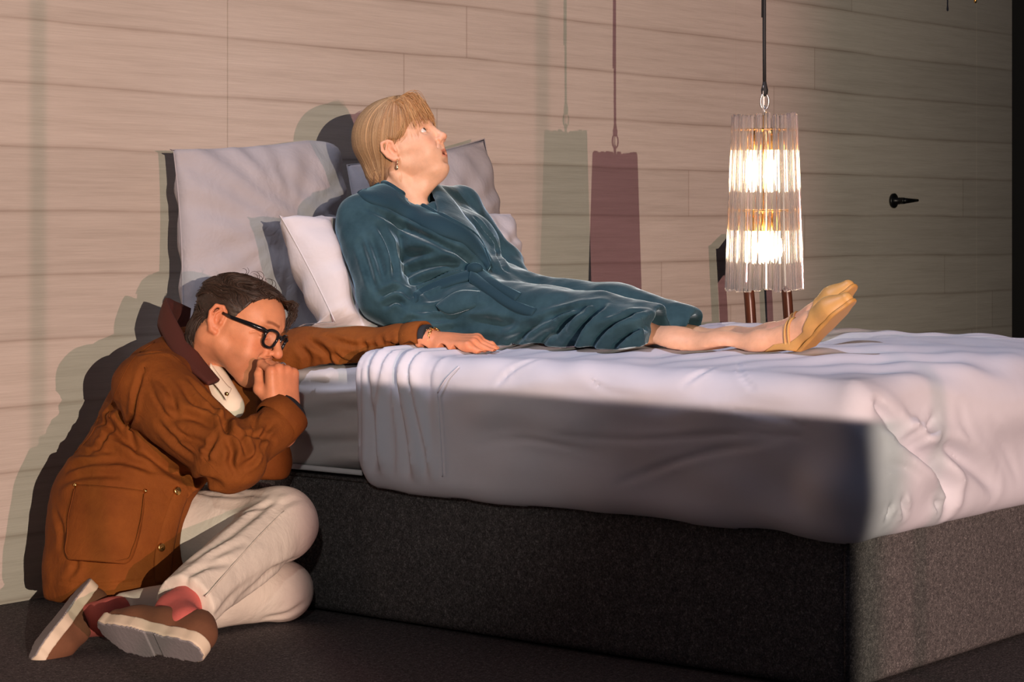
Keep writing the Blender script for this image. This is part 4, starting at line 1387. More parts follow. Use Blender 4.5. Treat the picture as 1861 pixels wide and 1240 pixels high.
cv, cf = patch(W0, [(648, 352), (668, 368), (714, 386), (786, 424), (838, 444), (872, 474), (886, 492)], [(676, 330), (704, 337), (735, 357), (771, 377), (812, 399), (864, 432), (890, 488)], .006, 60, 10, .003)
sp, sn = on(W0, [(676, 330), (704, 337), (735, 357), (771, 377), (812, 399), (864, 432), (888, 484)], .003)
mb = MB(); mb.tube(sp, .0065, 8)
cv, cf, _c = joined([(cv, cf, (1, 1, 1)), (np.array(mb.v), mb.f, (1, 1, 1))])
mesh_obj('shawl_collar', cv, cf, M_VELVET2, robe)
cv, cf = patch(W0, [(776, 336), (790, 360), (800, 396), (836, 418), (868, 436)], [(800, 340), (824, 366), (846, 396), (868, 424), (890, 480)], .005, 40, 8, .002)
mesh_obj('shawl_collar', cv, cf, M_VELVET, robe)
bv1 = patch(W0, [(750, 532), (780, 516), (822, 500), (868, 488)], [(754, 552), (786, 534), (828, 516), (872, 504)], .004, 40, 6, .002)
bv2 = patch(W0, [(856, 492), (900, 524), (940, 548), (976, 562)], [(852, 512), (892, 542), (930, 566), (968, 578)], .006, 40, 6, .003)
bv3 = patch(W0, [(868, 488), (905, 514), (950, 536)], [(862, 500), (892, 524), (936, 552)], .008, 30, 6, .003)
kn, kN = W0.hits([(862, 498)])
FK = Field(); FK.ell(kn[0] + kN[0] * .012, (.015, .022, .015), k=0)
v, f = FK.mesh(.004)
V, F_, Cc = joined([(bv1[0], bv1[1], (1, 1, 1)), (bv2[0], bv2[1], (1, 1, 1)), (bv3[0], bv3[1], (1, 1, 1)), (v, f, (1, 1, 1))])
mesh_obj('belt', V, F_, M_VELVET2, robe)
pv, pf = patch(W0, [(792, 556), (806, 544), (834, 528), (872, 530)], [(800, 566), (818, 572), (846, 564), (872, 556)], .003, 24, 8, .003)
mesh_obj('pocket', pv, pf, M_VELVET, robe)

# the rest of the body, under the robe, and the bare lower legs
FL = Field()
FL.ell(at_x(835, 560, 3.86), (.15, .14, .11), k=0); FL.rc(at_x(820, 540, 3.86), at_x(730, 400, 3.86), .11, .10, k=.05)
FL.rc(at_x(672, 400, 3.69), at_x(826, 380, 4.02), .05, .05, k=.05)
for x, kx, ky in ((3.745, 1085, 606), (3.965, 1110, 596)): FL.rc(at_x(860, 590, x), at_x(kx, ky, x), .075, .055, k=.05)
FL.fn(lambda P: W0.ev(P) + .016, .004, 'i')
feet = []
for (x, dx, dy, tx, kx, ky, pts) in ((3.745, 0, 0, -.010, 1085, 606, [(1150, 622, .046), (1230, 640, .047), (1310, 640, .038), (1375, 632, .031)]),
                                     (3.965, 16, -14, .03, 1110, 596, [(1180, 612, .044), (1250, 634, .046), (1330, 630, .038), (1395, 618, .031)])):
    q = [at_x(a, b, x) for a, b, r in pts]
    FL.tube([at_x(kx + 40, ky + 6, x)] + q, [.046] + [r for a, b, r in pts], k=.02, kk=.03)
    ank = at_x(1388 + dx, 628 + dy, x); heel = at_x(1448 + dx * .6, 650 + dy, x); toe = at_x(1549 + dx * .2, 546 + dy * 1.9, x + tx)
    y = unit(toe - heel); z = ank - heel; z = unit(z - y * (z @ y)); xr = np.cross(y, z)
    Rm = np.stack([xr, y, z], 1); sc = np.linalg.norm(toe - heel) / .222
    Ft = Field()
    al = ((ank - heel) @ Rm) / sc
    Ft.rc((0, .012, .024), al, .026, .031, k=0); Ft.rc((0, .014, .026), (.0, .085, .028), .026, .024, k=.02)
    Ft.rc(al, (.002, .100, .036), .030, .024, k=.03); Ft.rc((.002, .095, .028), (.004, .160, .022), .031, .026, k=.02)
    Ft.rc((.004, .160, .020), (-.002, .208, .014), .030, .014, k=.02)
    Ft.ell((-.026, al[1] * .7, al[2] * .95), (.011, .012, .013), k=.014); Ft.plane((0, 0, .0), (0, 0, -1), .006)
    Ft.ell((.026, al[1] * .7, al[2] * .95), (.011, .012, .013), k=.014)
    Ft.lo = np.array([-.06, -.04, -.02]); Ft.hi = np.array([.06, .24, .13])
    FL.sub_field(Ft, Rm, heel, sc, .025, .22)
    feet.append((Rm, sc, heel, Ft, al, y, xr, z))
FL.fn(lambda P: np.minimum(Fdo.ev(P), Fm.ev(P)) - .008, .006, 's')
v, f = FL.mesh(.0045, smooth=2)
V, F_, Cc = joined(wbody_parts + [(v, f, np.array([1, .92, .88]))])
wbody = mesh_obj('body', V, F_, M_SKIN_W, woman, True, col=Cc)
eyes(wbody, RW, OW, SW, (.10, .95, .28), (.045, .035, .025))
# shoes: slim tan flats with a double strap
for i, (Rm, sc, O, Ft, al, y, xr, z) in enumerate(feet):
    S = Field(); S.lo, S.hi = Ft.lo, Ft.hi
    S.fn(lambda P, Ft=Ft: Ft.ev(P) - .0042, 0)
    S.fn(lambda P: (P[:, 2] - np.interp(P[:, 1], [-.04, -.01, .03, .08, .115, .135, .15], [.060, .056, .030, .024, .040, .075, .2]) - .10 * np.abs(P[:, 0]) * (P[:, 1] > .08)) * .6, .004, 'i')
    v, f = S.mesh(.0027, smooth=2)
    sh = mesh_obj('shoe', O + (v * sc) @ Rm.T, f, M_TAN, woman)
    Sb = Field(); Sb.tube([(0, .004, -.003), (0, .06, -.003), (.002, .12, -.003), (.003, .165, -.002), (-.002, .208, .001)], [.031, .029, .034, .035, .020], k=.0, kk=.012)
    Sb.plane((0, 0, .004), (0, 0, 1), .002); Sb.plane((0, 0, -.006), (0, 0, -1), .002)
    v, f = Sb.mesh(.0030, smooth=1)
    mesh_obj('sole', O + (v * sc) @ Rm.T, f, Mat('amber_sole', (.50, .25, .06), .45).m if i == 0 else bpy.data.materials['amber_sole'], sh)
    for off in (-.006, .006):
        cpt = (np.array([0, .034, .050]) + np.array([0, off * .8, -off * .4])); ax = unit([0, .80, -.60]); e2 = np.cross([1, 0, 0], ax); ring = []
        for t in np.linspace(0, 2 * math.pi, 41)[:-1]:
            dr = np.array([1, 0, 0]) * math.cos(t) + e2 * math.sin(t); p = cpt + dr * .075
            for _ in range(8):
                e = Ft.ev(p[None])[0] - .0015; p = p - dr * e
            ring.append(O + Rm @ (p * sc))
        mb = MB(); mb.tube(ring, .0026, 8, closed=True); mb.build('strap', M_TAN, sh, True)

for o_ in [o for o in C.objects if o.parent and o.parent.name.startswith('shoe') or o.name.startswith('shoe')]: lift_out(o_, [Fdo], .007)
for o_ in [o for o in C.objects if o.name.split('.')[0] == 'pillow']: press(o_, [W], .012)
for o_ in [o for o in C.objects if o.parent and o.parent.name.split('.')[0] == 'pillow']: press(o_, [W], .012, 0)


# ------------------------------------------------------------------ the man on the floor, leaning on the bed
M_SKIN_M = skin_mat('ruddy_skin', (.66, .285, .145), .5)
M_HAIR_M = vcol_mat('dark_brown_hair', .5, .3, 600)
m = Mat('rust_canvas', (.27, .085, .018), .85)
cn = m.noise(m.coords(), 9, 6, .65); cw = m.noise(m.coords(), 60, 4, .7)
m.set('Base Color', m.mix(m.math('MULTIPLY', cw, .35), m.ramp(cn, [(.3, (.150, .041, .0065)), (.7, (.245, .074, .0115))]), (.16, .042, .008)))
m.bump(m.noise(m.coords(), 800, 2), .2, .002, m.bump(m.noise(m.coords(), 34, 5, .65, dist=1.2), .28, .010)); m.set('Specular IOR Level', .2)
M_JACKET = m.m
m = Mat('oxblood_corduroy', (.10, .018, .010), .8)
wv = m.n('TexWave', Vector=m.coords(), Scale=230.0, Distortion=.6); wv.bands_direction = 'DIAGONAL'
m.set('Base Color', m.ramp(wv.outputs['Fac'], [(.2, (.060, .010, .006)), (.8, (.10, .019, .010))])); m.bump(wv.outputs['Fac'], .4, .002)
M_CORD = m.m
M_LINING = Mat('dark_lining', (.012, .014, .018), .8).m
M_TROUSER = cloth_mat('cream_twill', (.64, .58, .49), .04, .85, 900, .12, crease=.18, crease_scale=14)
M_SHIRT = cloth_mat('cream_shirt', (.78, .70, .55), .04, .8, 1200, .1)
M_SOCK = cloth_mat('coral_sock', (.52, .115, .095), .12, .9, 500, .3)
M_SUEDE = cloth_mat('brown_suede', (.145, .058, .026), .18, .9, 500, .25)
m = Mat('cream_rubber', (.66, .56, .42), .6); M_RUBBER = m.m
m = Mat('grey_tread', (.23, .215, .22), .7)
m.bump(m.noise(m.coords(), 130, 2), .3, .003); M_TREAD = m.m
M_FRAME = Mat('black_acetate', (.008, .008, .009), .18).m
M_GOLD = Mat('gold', (.85, .52, .18), .25, Metallic=1.0).m
M_SILVER = Mat('silver', (.80, .78, .75), .2, Metallic=1.0).m

man = thing('person', 'man in a rust canvas jacket slumped on the floor against the bed, wearing black glasses', 'person', tuple(at_z(230, 1085, 0.0)))
RM = axes((.296, -.955), math.radians(-20), math.radians(14)); OM = at(437, 592, 4.74); SM = .97
HMf = head_field(True, 0.0, lid=-.0015, lower=-.0050)
NB = at(345, 668, 4.86)                            # base of the neck
FH = Field()
FH.sub_field(HMf, RM, OM, SM, 0)
FH.rc(OM + RM @ np.array([0, -.035, -.040]), NB, .060, .066, k=.03)
FH.rc(OM + RM @ np.array([.050, -.040, -.050]), at(352, 665, 4.80), .018, .016, k=.02)
v, f = FH.mesh(.0021, smooth=1, lo=OM - [.19, .19, .20], hi=OM + [.19, .19, .17])
L = ((v - OM) @ RM.T.T) / SM
parts = [(v, f, head_colour(L, True))]
# body under the clothes, arms, and both hands
sh_r = at(275, 705, 4.60); el_r = at(415, 830, 4.46); wr_r = at(513, 742, 4.60)
sh_l = at(440, 665, 4.98); el_l = at(555, 640, 4.92); wr_l = at(775, 619, 4.775)
hip_r = at(245, 985, 4.78); kn_r = at(512, 952, 4.62); an_r = at(318, 1114, 4.20)
hip_l = at(290, 1040, 4.88); kn_l = at(511, 1074, 4.735); an_l = at(205, 1122, 4.42)
FBm = Field()
FBm.ell(at(225, 990, 4.74), (.15, .15, .13), k=0); FBm.rc(at(230, 940, 4.72), at(310, 740, 4.78), .13, .13, k=.05); FBm.rc(at(310, 740, 4.78), NB, .12, .065, k=.05)
FBm.rc(sh_r, sh_l, .06, .06, k=.05)
for a, b, c, r in ((sh_r, el_r, wr_r, .030), (sh_l, el_l, wr_l, .030)):
    FBm.rc(a, b, .05, .042, k=.03); FBm.rc(b, c, .040, r, k=.02)
for a, b, c in ((hip_r, kn_r, an_r), (hip_l, kn_l, an_l)):
    FBm.rc(a, b, .075, .052, k=.03); FBm.rc(b, c, .050, .036, k=.02)

# right hand: loose fist held up to the mouth, back of the hand to the viewer
up = np.array([0, 0, 1.0])
Y = unit(-.03 * RGT + .99 * up + .10 * FWD); Z = unit(.60 * RGT - .80 * FWD + .05 * up); Z = unit(Z - Y * (Z @ Y)); X = unit(-RGT - Y * (-RGT @ Y) - 0); X = unit(X - Z * (X @ Z))
RHr = np.stack([X, Y, Z], 1); OHr = at(514, 748, 4.585)
Hr, tipr = hand_field([(1.15, 1.45, .7), (1.25, 1.5, .7), (1.30, 1.5, .8), (1.25, 1.5, .8)], .6, thumb=[(.026, .018, -.010), (.040, .050, -.030), (.034, .082, -.042), (.020, .100, -.050)], knuckle=1.1)
FHr = Field(); FHr.sub_field(Hr, RHr, OHr, .98, 0)
FHr.rc(OHr - Y * .03, wr_r * .5 + el_r * .5, .028, .032, k=.02)
v, f = FHr.mesh(.0017, smooth=1, lo=OHr - .12, hi=OHr + [.12, .12, .15])
def hand_col(v, R, O):
    L = (v - O) @ R; c = np.ones((len(L), 3)) * [1, .94, .92]
    w = np.exp(-((L[:, 1] - .092) / .012) ** 2) * (L[:, 2] > -.005) * .35 + .3 * np.clip((L[:, 1] - .10) / .05, 0, 1)
    return c * (1 - w[:, None]) + np.array([1, .70, .62]) * w[:, None]
parts.append((v, f, hand_col(v, RHr, OHr)))
# left hand: lying on the cover, fingers towards the foot of the bed
tip = at(916, 640, 4.69); OHl = at(800, 624, 4.765)
Y = unit(tip - OHl + np.array([0, 0, .02])); Z = unit(np.array([-.30, -.05, 1.0])); Z = unit(Z - Y * (Z @ Y)); X = np.cross(Y, Z); X = X if X @ RGT < 0 or X[0] < 0 else -X
RHl = np.stack([X, Y, Z], 1)
Hl, tipl = hand_field([(.42, .30, .15), (.46, .34, .18), (.46, .34, .18), (.42, .34, .2)], .8, thumb=[(.026, .018, -.010), (.040, .048, -.024), (.042, .080, -.030), (.036, .106, -.034)], knuckle=1.15)
FHl = Field(); FHl.sub_field(Hl, RHl, OHl, .98, 0); FHl.rc(OHl - Y * .02, wr_l, .026, .030, k=.02, flat=(Z, 1.25))
FHl.fn(lambda P: np.minimum(Fdo.ev(P), Fm.ev(P)) - .006, .003, 's')
v, f = FHl.mesh(.0018, smooth=1, lo=OHl - .14, hi=OHl + [.22, .16, .12])
parts.append((v, f, hand_col(v, RHl, OHl)))
mbody_parts = parts

# hair: short, swept forward over the brow
HM = hair_shell(True); HM0 = Field(); HM0.ops = list(HM.ops)
HM.disp(lambda L: -.0016 * vnoise(L * [1, .5, 1], 70) - .0008 * vnoise(L, 190))
HM.lo = np.array([-.11, -.15, -.11]); HM.hi = np.array([.11, .12, .16])
v, f = HM.mesh(.0023, pad=.01, smooth=0)


def brown(P):
    g = np.clip((.040 - P[:, 2]) / .04, 0, 1) * np.clip((P[:, 1] + .015) / .02, 0, 1)
    nz = (vnoise(P * [1, 1, 3], 120) * .5 + .5)
    c = np.array([.034, .019, .012]) * (.6 + .8 * nz[:, None])
    return c * (1 - .7 * g[:, None]) + np.array([.23, .17, .12]) * (.7 * g * nz)[:, None]


parts = [(OM + (v * SM) @ RM.T, f, brown(v))]
rn = np.random.RandomState(5); paths = []; cols = []
pal = np.array([(.040, .023, .015), (.070, .040, .025), (.028, .017, .011), (.12, .085, .058)])
def add(p, c):
    paths.append(OM + (np.array(p) * SM) @ RM.T); cols.append(c)
def sh(a, y, lift):
    t = max(0.0, 1 - ((y + .019) / .1045) ** 2) ** .5
    return np.array([math.sin(a) * .082 * t, y, .034 + math.cos(a) * .076 * t]) * (1 + lift)
n = 1700; th = rn.uniform(-1.5, 1.6, n); yy = rn.uniform(-.105, .085, n)
P0 = np.stack([np.sin(th) * .085, yy, .034 + np.cos(th) * .080], 1)
def comb(P):                                       # sides swept back, the top thrown forward and to his left
    top_ = np.clip((P[:, 2] - .065) / .03, 0, 1)[:, None]
    w_ = np.stack([vnoise(P, 38), vnoise(P + 7, 38), vnoise(P + 13, 38)], 1) * .9
    nape = np.clip((-.005 - P[:, 2]) / .03, 0, 1)[:, None]
    return (1 - top_) * (np.array([0, -1.0, -.15]) * (1 - nape) + np.array([0, .1, -1.0]) * nape) + top_ * np.array([-.75, .75, -.1]) + w_
nq = 500; q = np.stack([rn.uniform(-.07, .08, nq), rn.uniform(-.13, -.05, nq), rn.uniform(-.085, .0, nq)], 1)
P0 = np.concatenate([P0, q])
G = stream(HM0, P0, comb, 8, .0065, .0003, .0045)
for g in G:
    bad = np.nonzero(HM0.ev(g) > .010)[0]; k = bad[0] if len(bad) else len(g)
    if k < 4 or HM0.ev(g[:1])[0] > .004: continue
    add(g[:k], brown(g[1:2])[0] * rn.uniform(.7, 2.0))
for i in range(260):                               # forelock falling past his left temple
    x0 = rn.uniform(-.064, .004); z0_ = .096 - abs(x0) * .28
    x1 = x0 - rn.uniform(.004, .022); z1_ = rn.uniform(.020, .070)
    if x0 > -.024: z1_ = rn.uniform(.074, .090)
    p = spline([(x0, .040, z0_), (x0 - .002, .070, z0_ - .006), (x1 + .002, .094 - abs(x1) * .26 + rn.uniform(-.006, .012), (z0_ + z1_) / 2 + .006), (x1, .094 - abs(x1) * .34 + rn.uniform(-.008, .012), z1_)], 4)
    add(p, pal[rn.choice(4, p=[.35, .4, .2, .05])])
for i in range(0):                                # sideburn
    z0_ = rn.uniform(-.02, .02); p = spline([(.070, .012, z0_ + .014), (.0755, .012 + rn.uniform(-.008, .01), z0_), (.074, .008, z0_ - .014)], 3)
    add(p, np.array([.22, .16, .12]) * rn.uniform(.5, 1.1))
for i in range(12):                                # stray curls standing off the crown
    a = rn.uniform(-.4, .6); y0 = rn.uniform(-.05, .03); b0 = sh(a, y0, 0); r = rn.uniform(.006, .011)
    p = [b0 + np.array([0, r * math.sin(t) * 1.2, r * (1 - math.cos(t))]) for t in np.linspace(0, rn.uniform(2.5, 4.6), 10)]
    add(p, pal[0])
v, f = strands(paths, .0009, .0003)
cc = np.repeat(np.array(cols), [len(p) * 4 for p in paths], axis=0)
parts.append((v, f, cc))
V, F_, Cc = joined(parts)
mesh_obj('hair', V, F_, M_HAIR_M, man, True, col=Cc)

# glasses
lm = bpy.data.materials.new('spectacle_lens'); lm.use_nodes = True; nt = lm.node_tree; nt.nodes.remove(nt.nodes['Principled BSDF'])
mx = nt.nodes.new('ShaderNodeMixShader'); tr = nt.nodes.new('ShaderNodeBsdfTransparent'); gl = nt.nodes.new('ShaderNodeBsdfGlossy'); gl.inputs['Roughness'].default_value = .03
mx.inputs[0].default_value = .06; nt.links.new(tr.outputs[0], mx.inputs[1]); nt.links.new(gl.outputs[0], mx.inputs[2]); nt.links.new(mx.outputs[0], nt.nodes['Material Output'].inputs[0]); M_LENS = lm
def hw(p): return OM + RM @ (np.array(p) * SM)
glasses = None
mb = MB()
def rim(s):
    q = []
    for t in np.linspace(0, 2 * math.pi, 37)[:-1]:
        c, sn = math.cos(t), math.sin(t); k = (abs(c) ** 2.8 + abs(sn) ** 2.8) ** (-1 / 2.8)
        x = .0325 + .0235 * c * k * (1 if sn > 0 else .93); z = -.001 + .0195 * sn * k
        q.append(hw((s * x, .1010 - (x / .07) ** 2 * .016 + z * .06, z)))
    return q
for s in (1, -1): mb.tube(rim(s), .0034, 8, closed=True)
mb.tube([hw((-.010, .1000, .008)), hw((0, .1035, .0095)), hw((.010, .1000, .008))], .0030, 8)
fr = mb.build('glasses', M_FRAME, man, True)
for s in (1, -1):
    mb = MB()
    pts = [hw((s * .054, .0935, .0105)), hw((s * .066, .086, .0115)), hw((s * .0765, .055, .0105)), hw((s * .0815, .015, .008)), hw((s * .083, -.012, .009))]
    mb.tube(pts, [.0044, .0054, .0052, .0044, .0034], 8); mb.build('temple', M_FRAME, fr, True)
    q = rim(s); c = np.mean(q, axis=0); nrm = RM[:, 1] * .0008
    mb = MB(); n = len(q); mb.add([c + nrm * 2] + [p + nrm for p in q] + [c] + [p - nrm for p in q],
        [(0, 1 + (i + 1) % n, 1 + i) for i in range(n)] + [(n + 1, n + 2 + i, n + 2 + (i + 1) % n) for i in range(n)] + [(1 + i, 1 + (i + 1) % n, n + 2 + (i + 1) % n, n + 2 + i) for i in range(n)])
    mb.build('lens', M_LENS, fr, True)

# ------- trousers
T = Field()
T.rc(hip_r, kn_r, .108, .074, k=.0); T.rc(kn_r, an_r * .9 + kn_r * .1, .073, .063, k=.03)
T.rc(hip_l, kn_l, .095, .066, k=.012); T.rc(kn_l, an_l, .066, .046, k=.012)
T.ell(at(240, 995, 4.76), (.13, .14, .12), k=.03)
T.plane(an_r, unit(an_r - kn_r), k=.004) if False else None
T0 = Field(); T0.ops = list(T.ops); T0.lo, T0.hi = T.lo, T.hi
ca = unit(an_r - kn_r); ca = unit(ca + .25 * RGT * 0)
T.fn(lambda P: np.maximum(-((P - (an_r - ca * .038)) @ ca), np.linalg.norm(P - an_r, axis=1) - .16), .004, 's')
cl_ = unit(an_l - kn_l)
T.fn(lambda P: np.maximum(-((P - (an_l - cl_ * .020)) @ cl_), np.linalg.norm(P - an_l, axis=1) - .14), .004, 's')
for pix, r, dp in (([(535, 1018), (500, 1036), (460, 1070), (430, 1092)], .012, .008), ([(345, 1020), (400, 985), (470, 930), (500, 912)], .012, .006), ([(490, 938), (520, 915), (545, 905)], .010, .004),
                   ([(350, 893), (400, 900), (450, 903)], .009, .005), ([(385, 892), (430, 895), (480, 902)], .008, .004), ([(345, 1040), (400, 1005), (440, 985)], .010, .005),
                   ([(330, 1050), (365, 1032), (420, 1020)], .010, .006), ([(380, 1130), (430, 1080), (500, 1030)], .012, .005), ([(400, 960), (450, 930), (490, 915)], .010, .004), ([(480, 1125), (520, 1118), (555, 1095)], .009, .005)):
    fold(T, T0, pix, r * .8, dp * 1.1, .5)
T.fn(lambda P: np.maximum(3.460 - P[:, 0], P[:, 2] - .31), .004, 's'); T.plane((0, 0, .003), (0, 0, -1), .004)
T.disp(lambda P: vnoise(P, 9) * .004 + vnoise(P, 24) * .0016)
v, f = T.mesh(.005, smooth=1); trousers = mesh_obj('trousers', v, f, M_TROUSER, man)
sp, sn = on(T0, [(372, 1085), (420, 1030), (470, 975), (515, 930)], .0015); mb = MB(); mb.tube(sp, .0016, 6); mb.build('seam', M_TROUSER, trousers, True)

# ------- jacket
J = Field()
J.rc(at(208, 1040, 4.66), at(222, 920, 4.69), .152, .142, k=.0)
J.rc(at(190, 1055, 4.60), at(202, 930, 4.66), .115, .105, k=.05)
J.rc(at(228, 920, 4.69), at(300, 770, 4.76), .138, .128, k=.06)
J.rc(at(300, 770, 4.76), at(338, 690, 4.83), .122, .084, k=.05)
J.rc(at(290, 705, 4.66), at(405, 700, 4.96), .078, .070, k=.05)
J.rc(at(285, 665, 4.76), at(330, 640, 4.86), .050, .055, k=.05)
J.rc(at(370, 800, 4.70), at(400, 720, 4.78), .090, .075, k=.04)              # chest front
J.rc(at(470, 840, 4.80), at(420, 760, 4.82), .070, .080, k=.04)              # front falling against the bed
# arms
J.rc(sh_r, el_r, .082, .070, k=.016); J.ell(el_r + np.array([.0, -.01, -.006]), (.072, .072, .066), k=.02)
J.rc(el_r, at(508, 768, 4.565), .064, .046, k=.012)
J.rc(sh_l, el_l, .068, .056, k=.03); J.rc(el_l, at(752, 620, 4.795), .052, .041, k=.02)
# hem and front edge
J.plane((0, 0, .075), (0, 0, -1), .008)
J.rc(hip_r, kn_r, .100, .068, k=.012, mode='s')
fe = [at(352, 880, 4.5), at(312, 1065, 4.45)]
nf = unit(np.cross(fe[1] - fe[0], FWD)); nf = nf if nf @ RGT > 0 else -nf
J.fn(lambda P: np.maximum(-((P - fe[0]) @ nf), np.maximum(P[:, 2] - (.871 - 480 / FOC * 4.6), -P[:, 2] - 1)), .01, 's')
# neck opening
J.rc(NB - np.array([0, 0, .02]), OM + RM @ np.array([0, -.03, -.06]), .070, .078, k=.012, mode='s')
J.rc(at(398, 700, 4.70), at(425, 770, 4.62), .022, .020, k=.010, mode='s')
J0 = Field(); J0.ops = list(J.ops); J0.lo, J0.hi = J.lo, J.hi
for pix, r, dp in (([(262, 668), (246, 720), (240, 790), (250, 830)], .008, .007), ([(290, 690), (312, 720), (322, 760)], .010, .006), ([(345, 690), (372, 715), (400, 745)], .010, .007), ([(320, 790), (350, 800), (385, 815)], .010, .007), ([(290, 770), (318, 800), (350, 830)], .010, .006), ([(440, 850), (462, 836), (470, 812)], .009, .008), ([(430, 866), (420, 840), (428, 815)], .008, .007), ([(215, 740), (228, 770), (232, 800)], .010, .006), ([(150, 800), (175, 812), (215, 820)], .010, .007), ([(100, 930), (112, 960), (110, 1000)], .010, .005), ([(255, 640), (300, 640), (330, 660)], .010, .005), ([(380, 740), (404, 764), (414, 782)], .010, .008), ([(262, 668), (290, 735), (340, 800), (395, 850)], .006, .0035),
                   ([(414, 782), (410, 765), (418, 750)], .012, .016), ([(414, 782), (440, 800), (450, 832)], .010, .010), ([(410, 786), (420, 820), (412, 850)], .010, .008), ([(395, 790), (380, 815), (372, 840)], .009, .006),
                   ([(425, 790), (462, 790), (498, 800)], .009, .006), ([(330, 700), (350, 728), (372, 742)], .010, .007), ([(310, 760), (350, 760), (395, 778)], .012, .008), ([(300, 730), (340, 752), (380, 760)], .010, .005),
                   ([(240, 800), (280, 835), (340, 866), (395, 880)], .014, .014), ([(165, 760), (200, 775), (240, 815), (262, 836)], .012, .009), ([(130, 820), (180, 826), (240, 836), (275, 850)], .014, .009),
                   ([(125, 850), (180, 840), (260, 850), (330, 872)], .012, .007), ([(178, 778), (196, 752), (215, 732)], .010, .005), ([(200, 770), (190, 800), (160, 818)], .010, .006),
                   ([(110, 880), (160, 862), (230, 862)], .012, .005), ([(120, 1050), (135, 1030), (130, 1010)], .010, .004), ([(90, 1055), (180, 1064), (300, 1050)], .005, .003),
                   ([(600, 640), (620, 655), (640, 660)], .008, .007), ([(690, 612), (696, 635), (688, 650)], .008, .007), ([(655, 618), (662, 640), (655, 655)], .008, .006), ([(560, 620), (590, 640), (600, 668)], .010, .007),
                   ([(720, 600), (726, 620), (722, 645)], .006, .005), ([(590, 612), (640, 628), (700, 630)], .008, .004), ([(545, 630), (560, 650), (556, 676)], .010, .006), ([(610, 668), (680, 648), (735, 640)], .006, .004),
                   ([(500, 765), (480, 790), (475, 820)], .008, .007), ([(470, 740), (462, 770), (468, 800)], .008, .006)):
    fold(J, J0, pix, r * .75, dp * 1.35, .6)
for pix, r, hgt in (([(470, 870), (430, 875), (390, 868)], .014, .004), ([(130, 838), (190, 830), (250, 842)], .014, .006), ([(290, 705), (320, 740), (360, 755)], .014, .005)):
    ridge(J, J0, pix, r, hgt, k=.025)
J.fn(lambda P: np.minimum(Fdo.ev(P), Fm.ev(P)) - .010, .006, 's')
J.fn(lambda P: np.maximum(3.462 - P[:, 0], P[:, 2] - .318), .004, 's')
J.disp(lambda P: vnoise(P, 8) * .006 + vnoise(P, 19) * .004 + vnoise(P + 5, 42) * .0014)
v, f = J.mesh(.0044, smooth=1); jacket = mesh_obj('jacket', v, f, M_JACKET, man)


def line(src, pix, r, lift, name, mat, parent, n=6):
    sp, sn = on(src, pix, lift, n); mb = MB(); mb.tube(sp, r, 6); return mb.build(name, mat, parent, True)


for pix in ([(262, 668), (290, 735), (340, 800), (395, 858)], [(280, 622), (240, 655), (205, 725), (198, 760)], [(180, 756), (165, 790), (135, 824)]):
    line(J, pix, .0009, .0004, 'seam', M_JACKET, jacket)
pv, pf = patch(J0, [(138, 882), (122, 950), (118, 1005), (124, 1018)], [(262, 893), (258, 950), (240, 1015), (226, 1026)], .006, 30, 24, .006)
pk = mesh_obj('pocket', pv, pf, M_JACKET, jacket)
line(J, [(140, 890), (128, 950), (124, 1006), (140, 1016), (180, 1020), (222, 1020), (236, 1008), (252, 950), (258, 900)], .0011, .0105, 'stitching', M_JACKET, pk)
for px, py in ((141, 884), (262, 894)):
    P, N = J0.hits([(px, py)]); mb = MB(); mb.lathe([(.0042, .0), (.0042, .010), (.002, .0125)], P[0], N[0], 10); mb.build('rivet', M_GOLD, pk, True)
pv, pf = patch(J0, [(322, 880), (300, 930), (282, 1000), (280, 1060)], [(350, 882), (330, 930), (314, 1000), (310, 1056)], .004, 30, 8, .002)
pl = mesh_obj('placket', pv, pf, M_JACKET, jacket)
for px, py in ((318, 893), (289, 995)):
    P, N = J0.hits([(px, py)]); mb = MB(); mb.lathe([(.0085, .004), (.0095, .008), (.0075, .0105), (.0045, .009), (.003, .0105)], P[0], N[0], 16); mb.build('button', M_GOLD, pl, True)

# cuffs
for (c, ax, r, ln) in ((at(757, 619, 4.79), unit(wr_l - el_l), .0415, .046), (at(509, 764, 4.57), unit(wr_r - el_r), .052, .046)):
    prof = [(r - .004, -ln * .5), (r, -ln * .45), (r + .0015, 0), (r, ln * .45), (r - .002, ln * .5), (r - .008, ln * .48), (r - .010, -ln * .4)]
    mb = MB(); n = 36
    u = unit(np.cross(ax, [0, 0, 1.0])); w = np.cross(ax, u); vv = []
    for i, (rr, h) in enumerate(prof):
        for k in range(n):
            t = 2 * math.pi * k / n; wob = 1 + .03 * math.sin(3 * t + 1) + .02 * math.sin(5 * t + i * .2)
            sq = 1.0
            vv.append(c + ax * (h + .003 * math.sin(2 * t)) + (u * math.cos(t) + w * math.sin(t) * sq) * rr * wob)
    mb.add(vv, [(i * n + k, i * n + (k + 1) % n, (i + 1) * n + (k + 1) % n, (i + 1) * n + k) for i in range(len(prof) - 1) for k in range(n)])
    cu = mb.build('cuff', M_JACKET, jacket, True)
    mb = MB(); mb.lathe([(r - .011, ln * .2), (r - .008, ln * .3), (r - .0085, ln * .72), (r - .011, ln * .74)], c, ax, 28); mb.build('lining', M_LINING, cu, True)

FBm.fn(lambda P: np.minimum(J0.ev(P), T0.ev(P)) + .016, .004, 'i')
FBm.fn(lambda P: np.minimum(Fdo.ev(P), Fm.ev(P)) - .014, .004, 's')
v, f = FBm.mesh(.008, smooth=2); mbody_parts.append((v, f, np.array([1, .95, .92])))
V, F_, Cc = joined(mbody_parts)
mbody = mesh_obj('body', V, F_, M_SKIN_M, man, True, col=Cc)
eyes(mbody, RM, OM, SM, (0, .9, -.45), (.05, .06, .06))

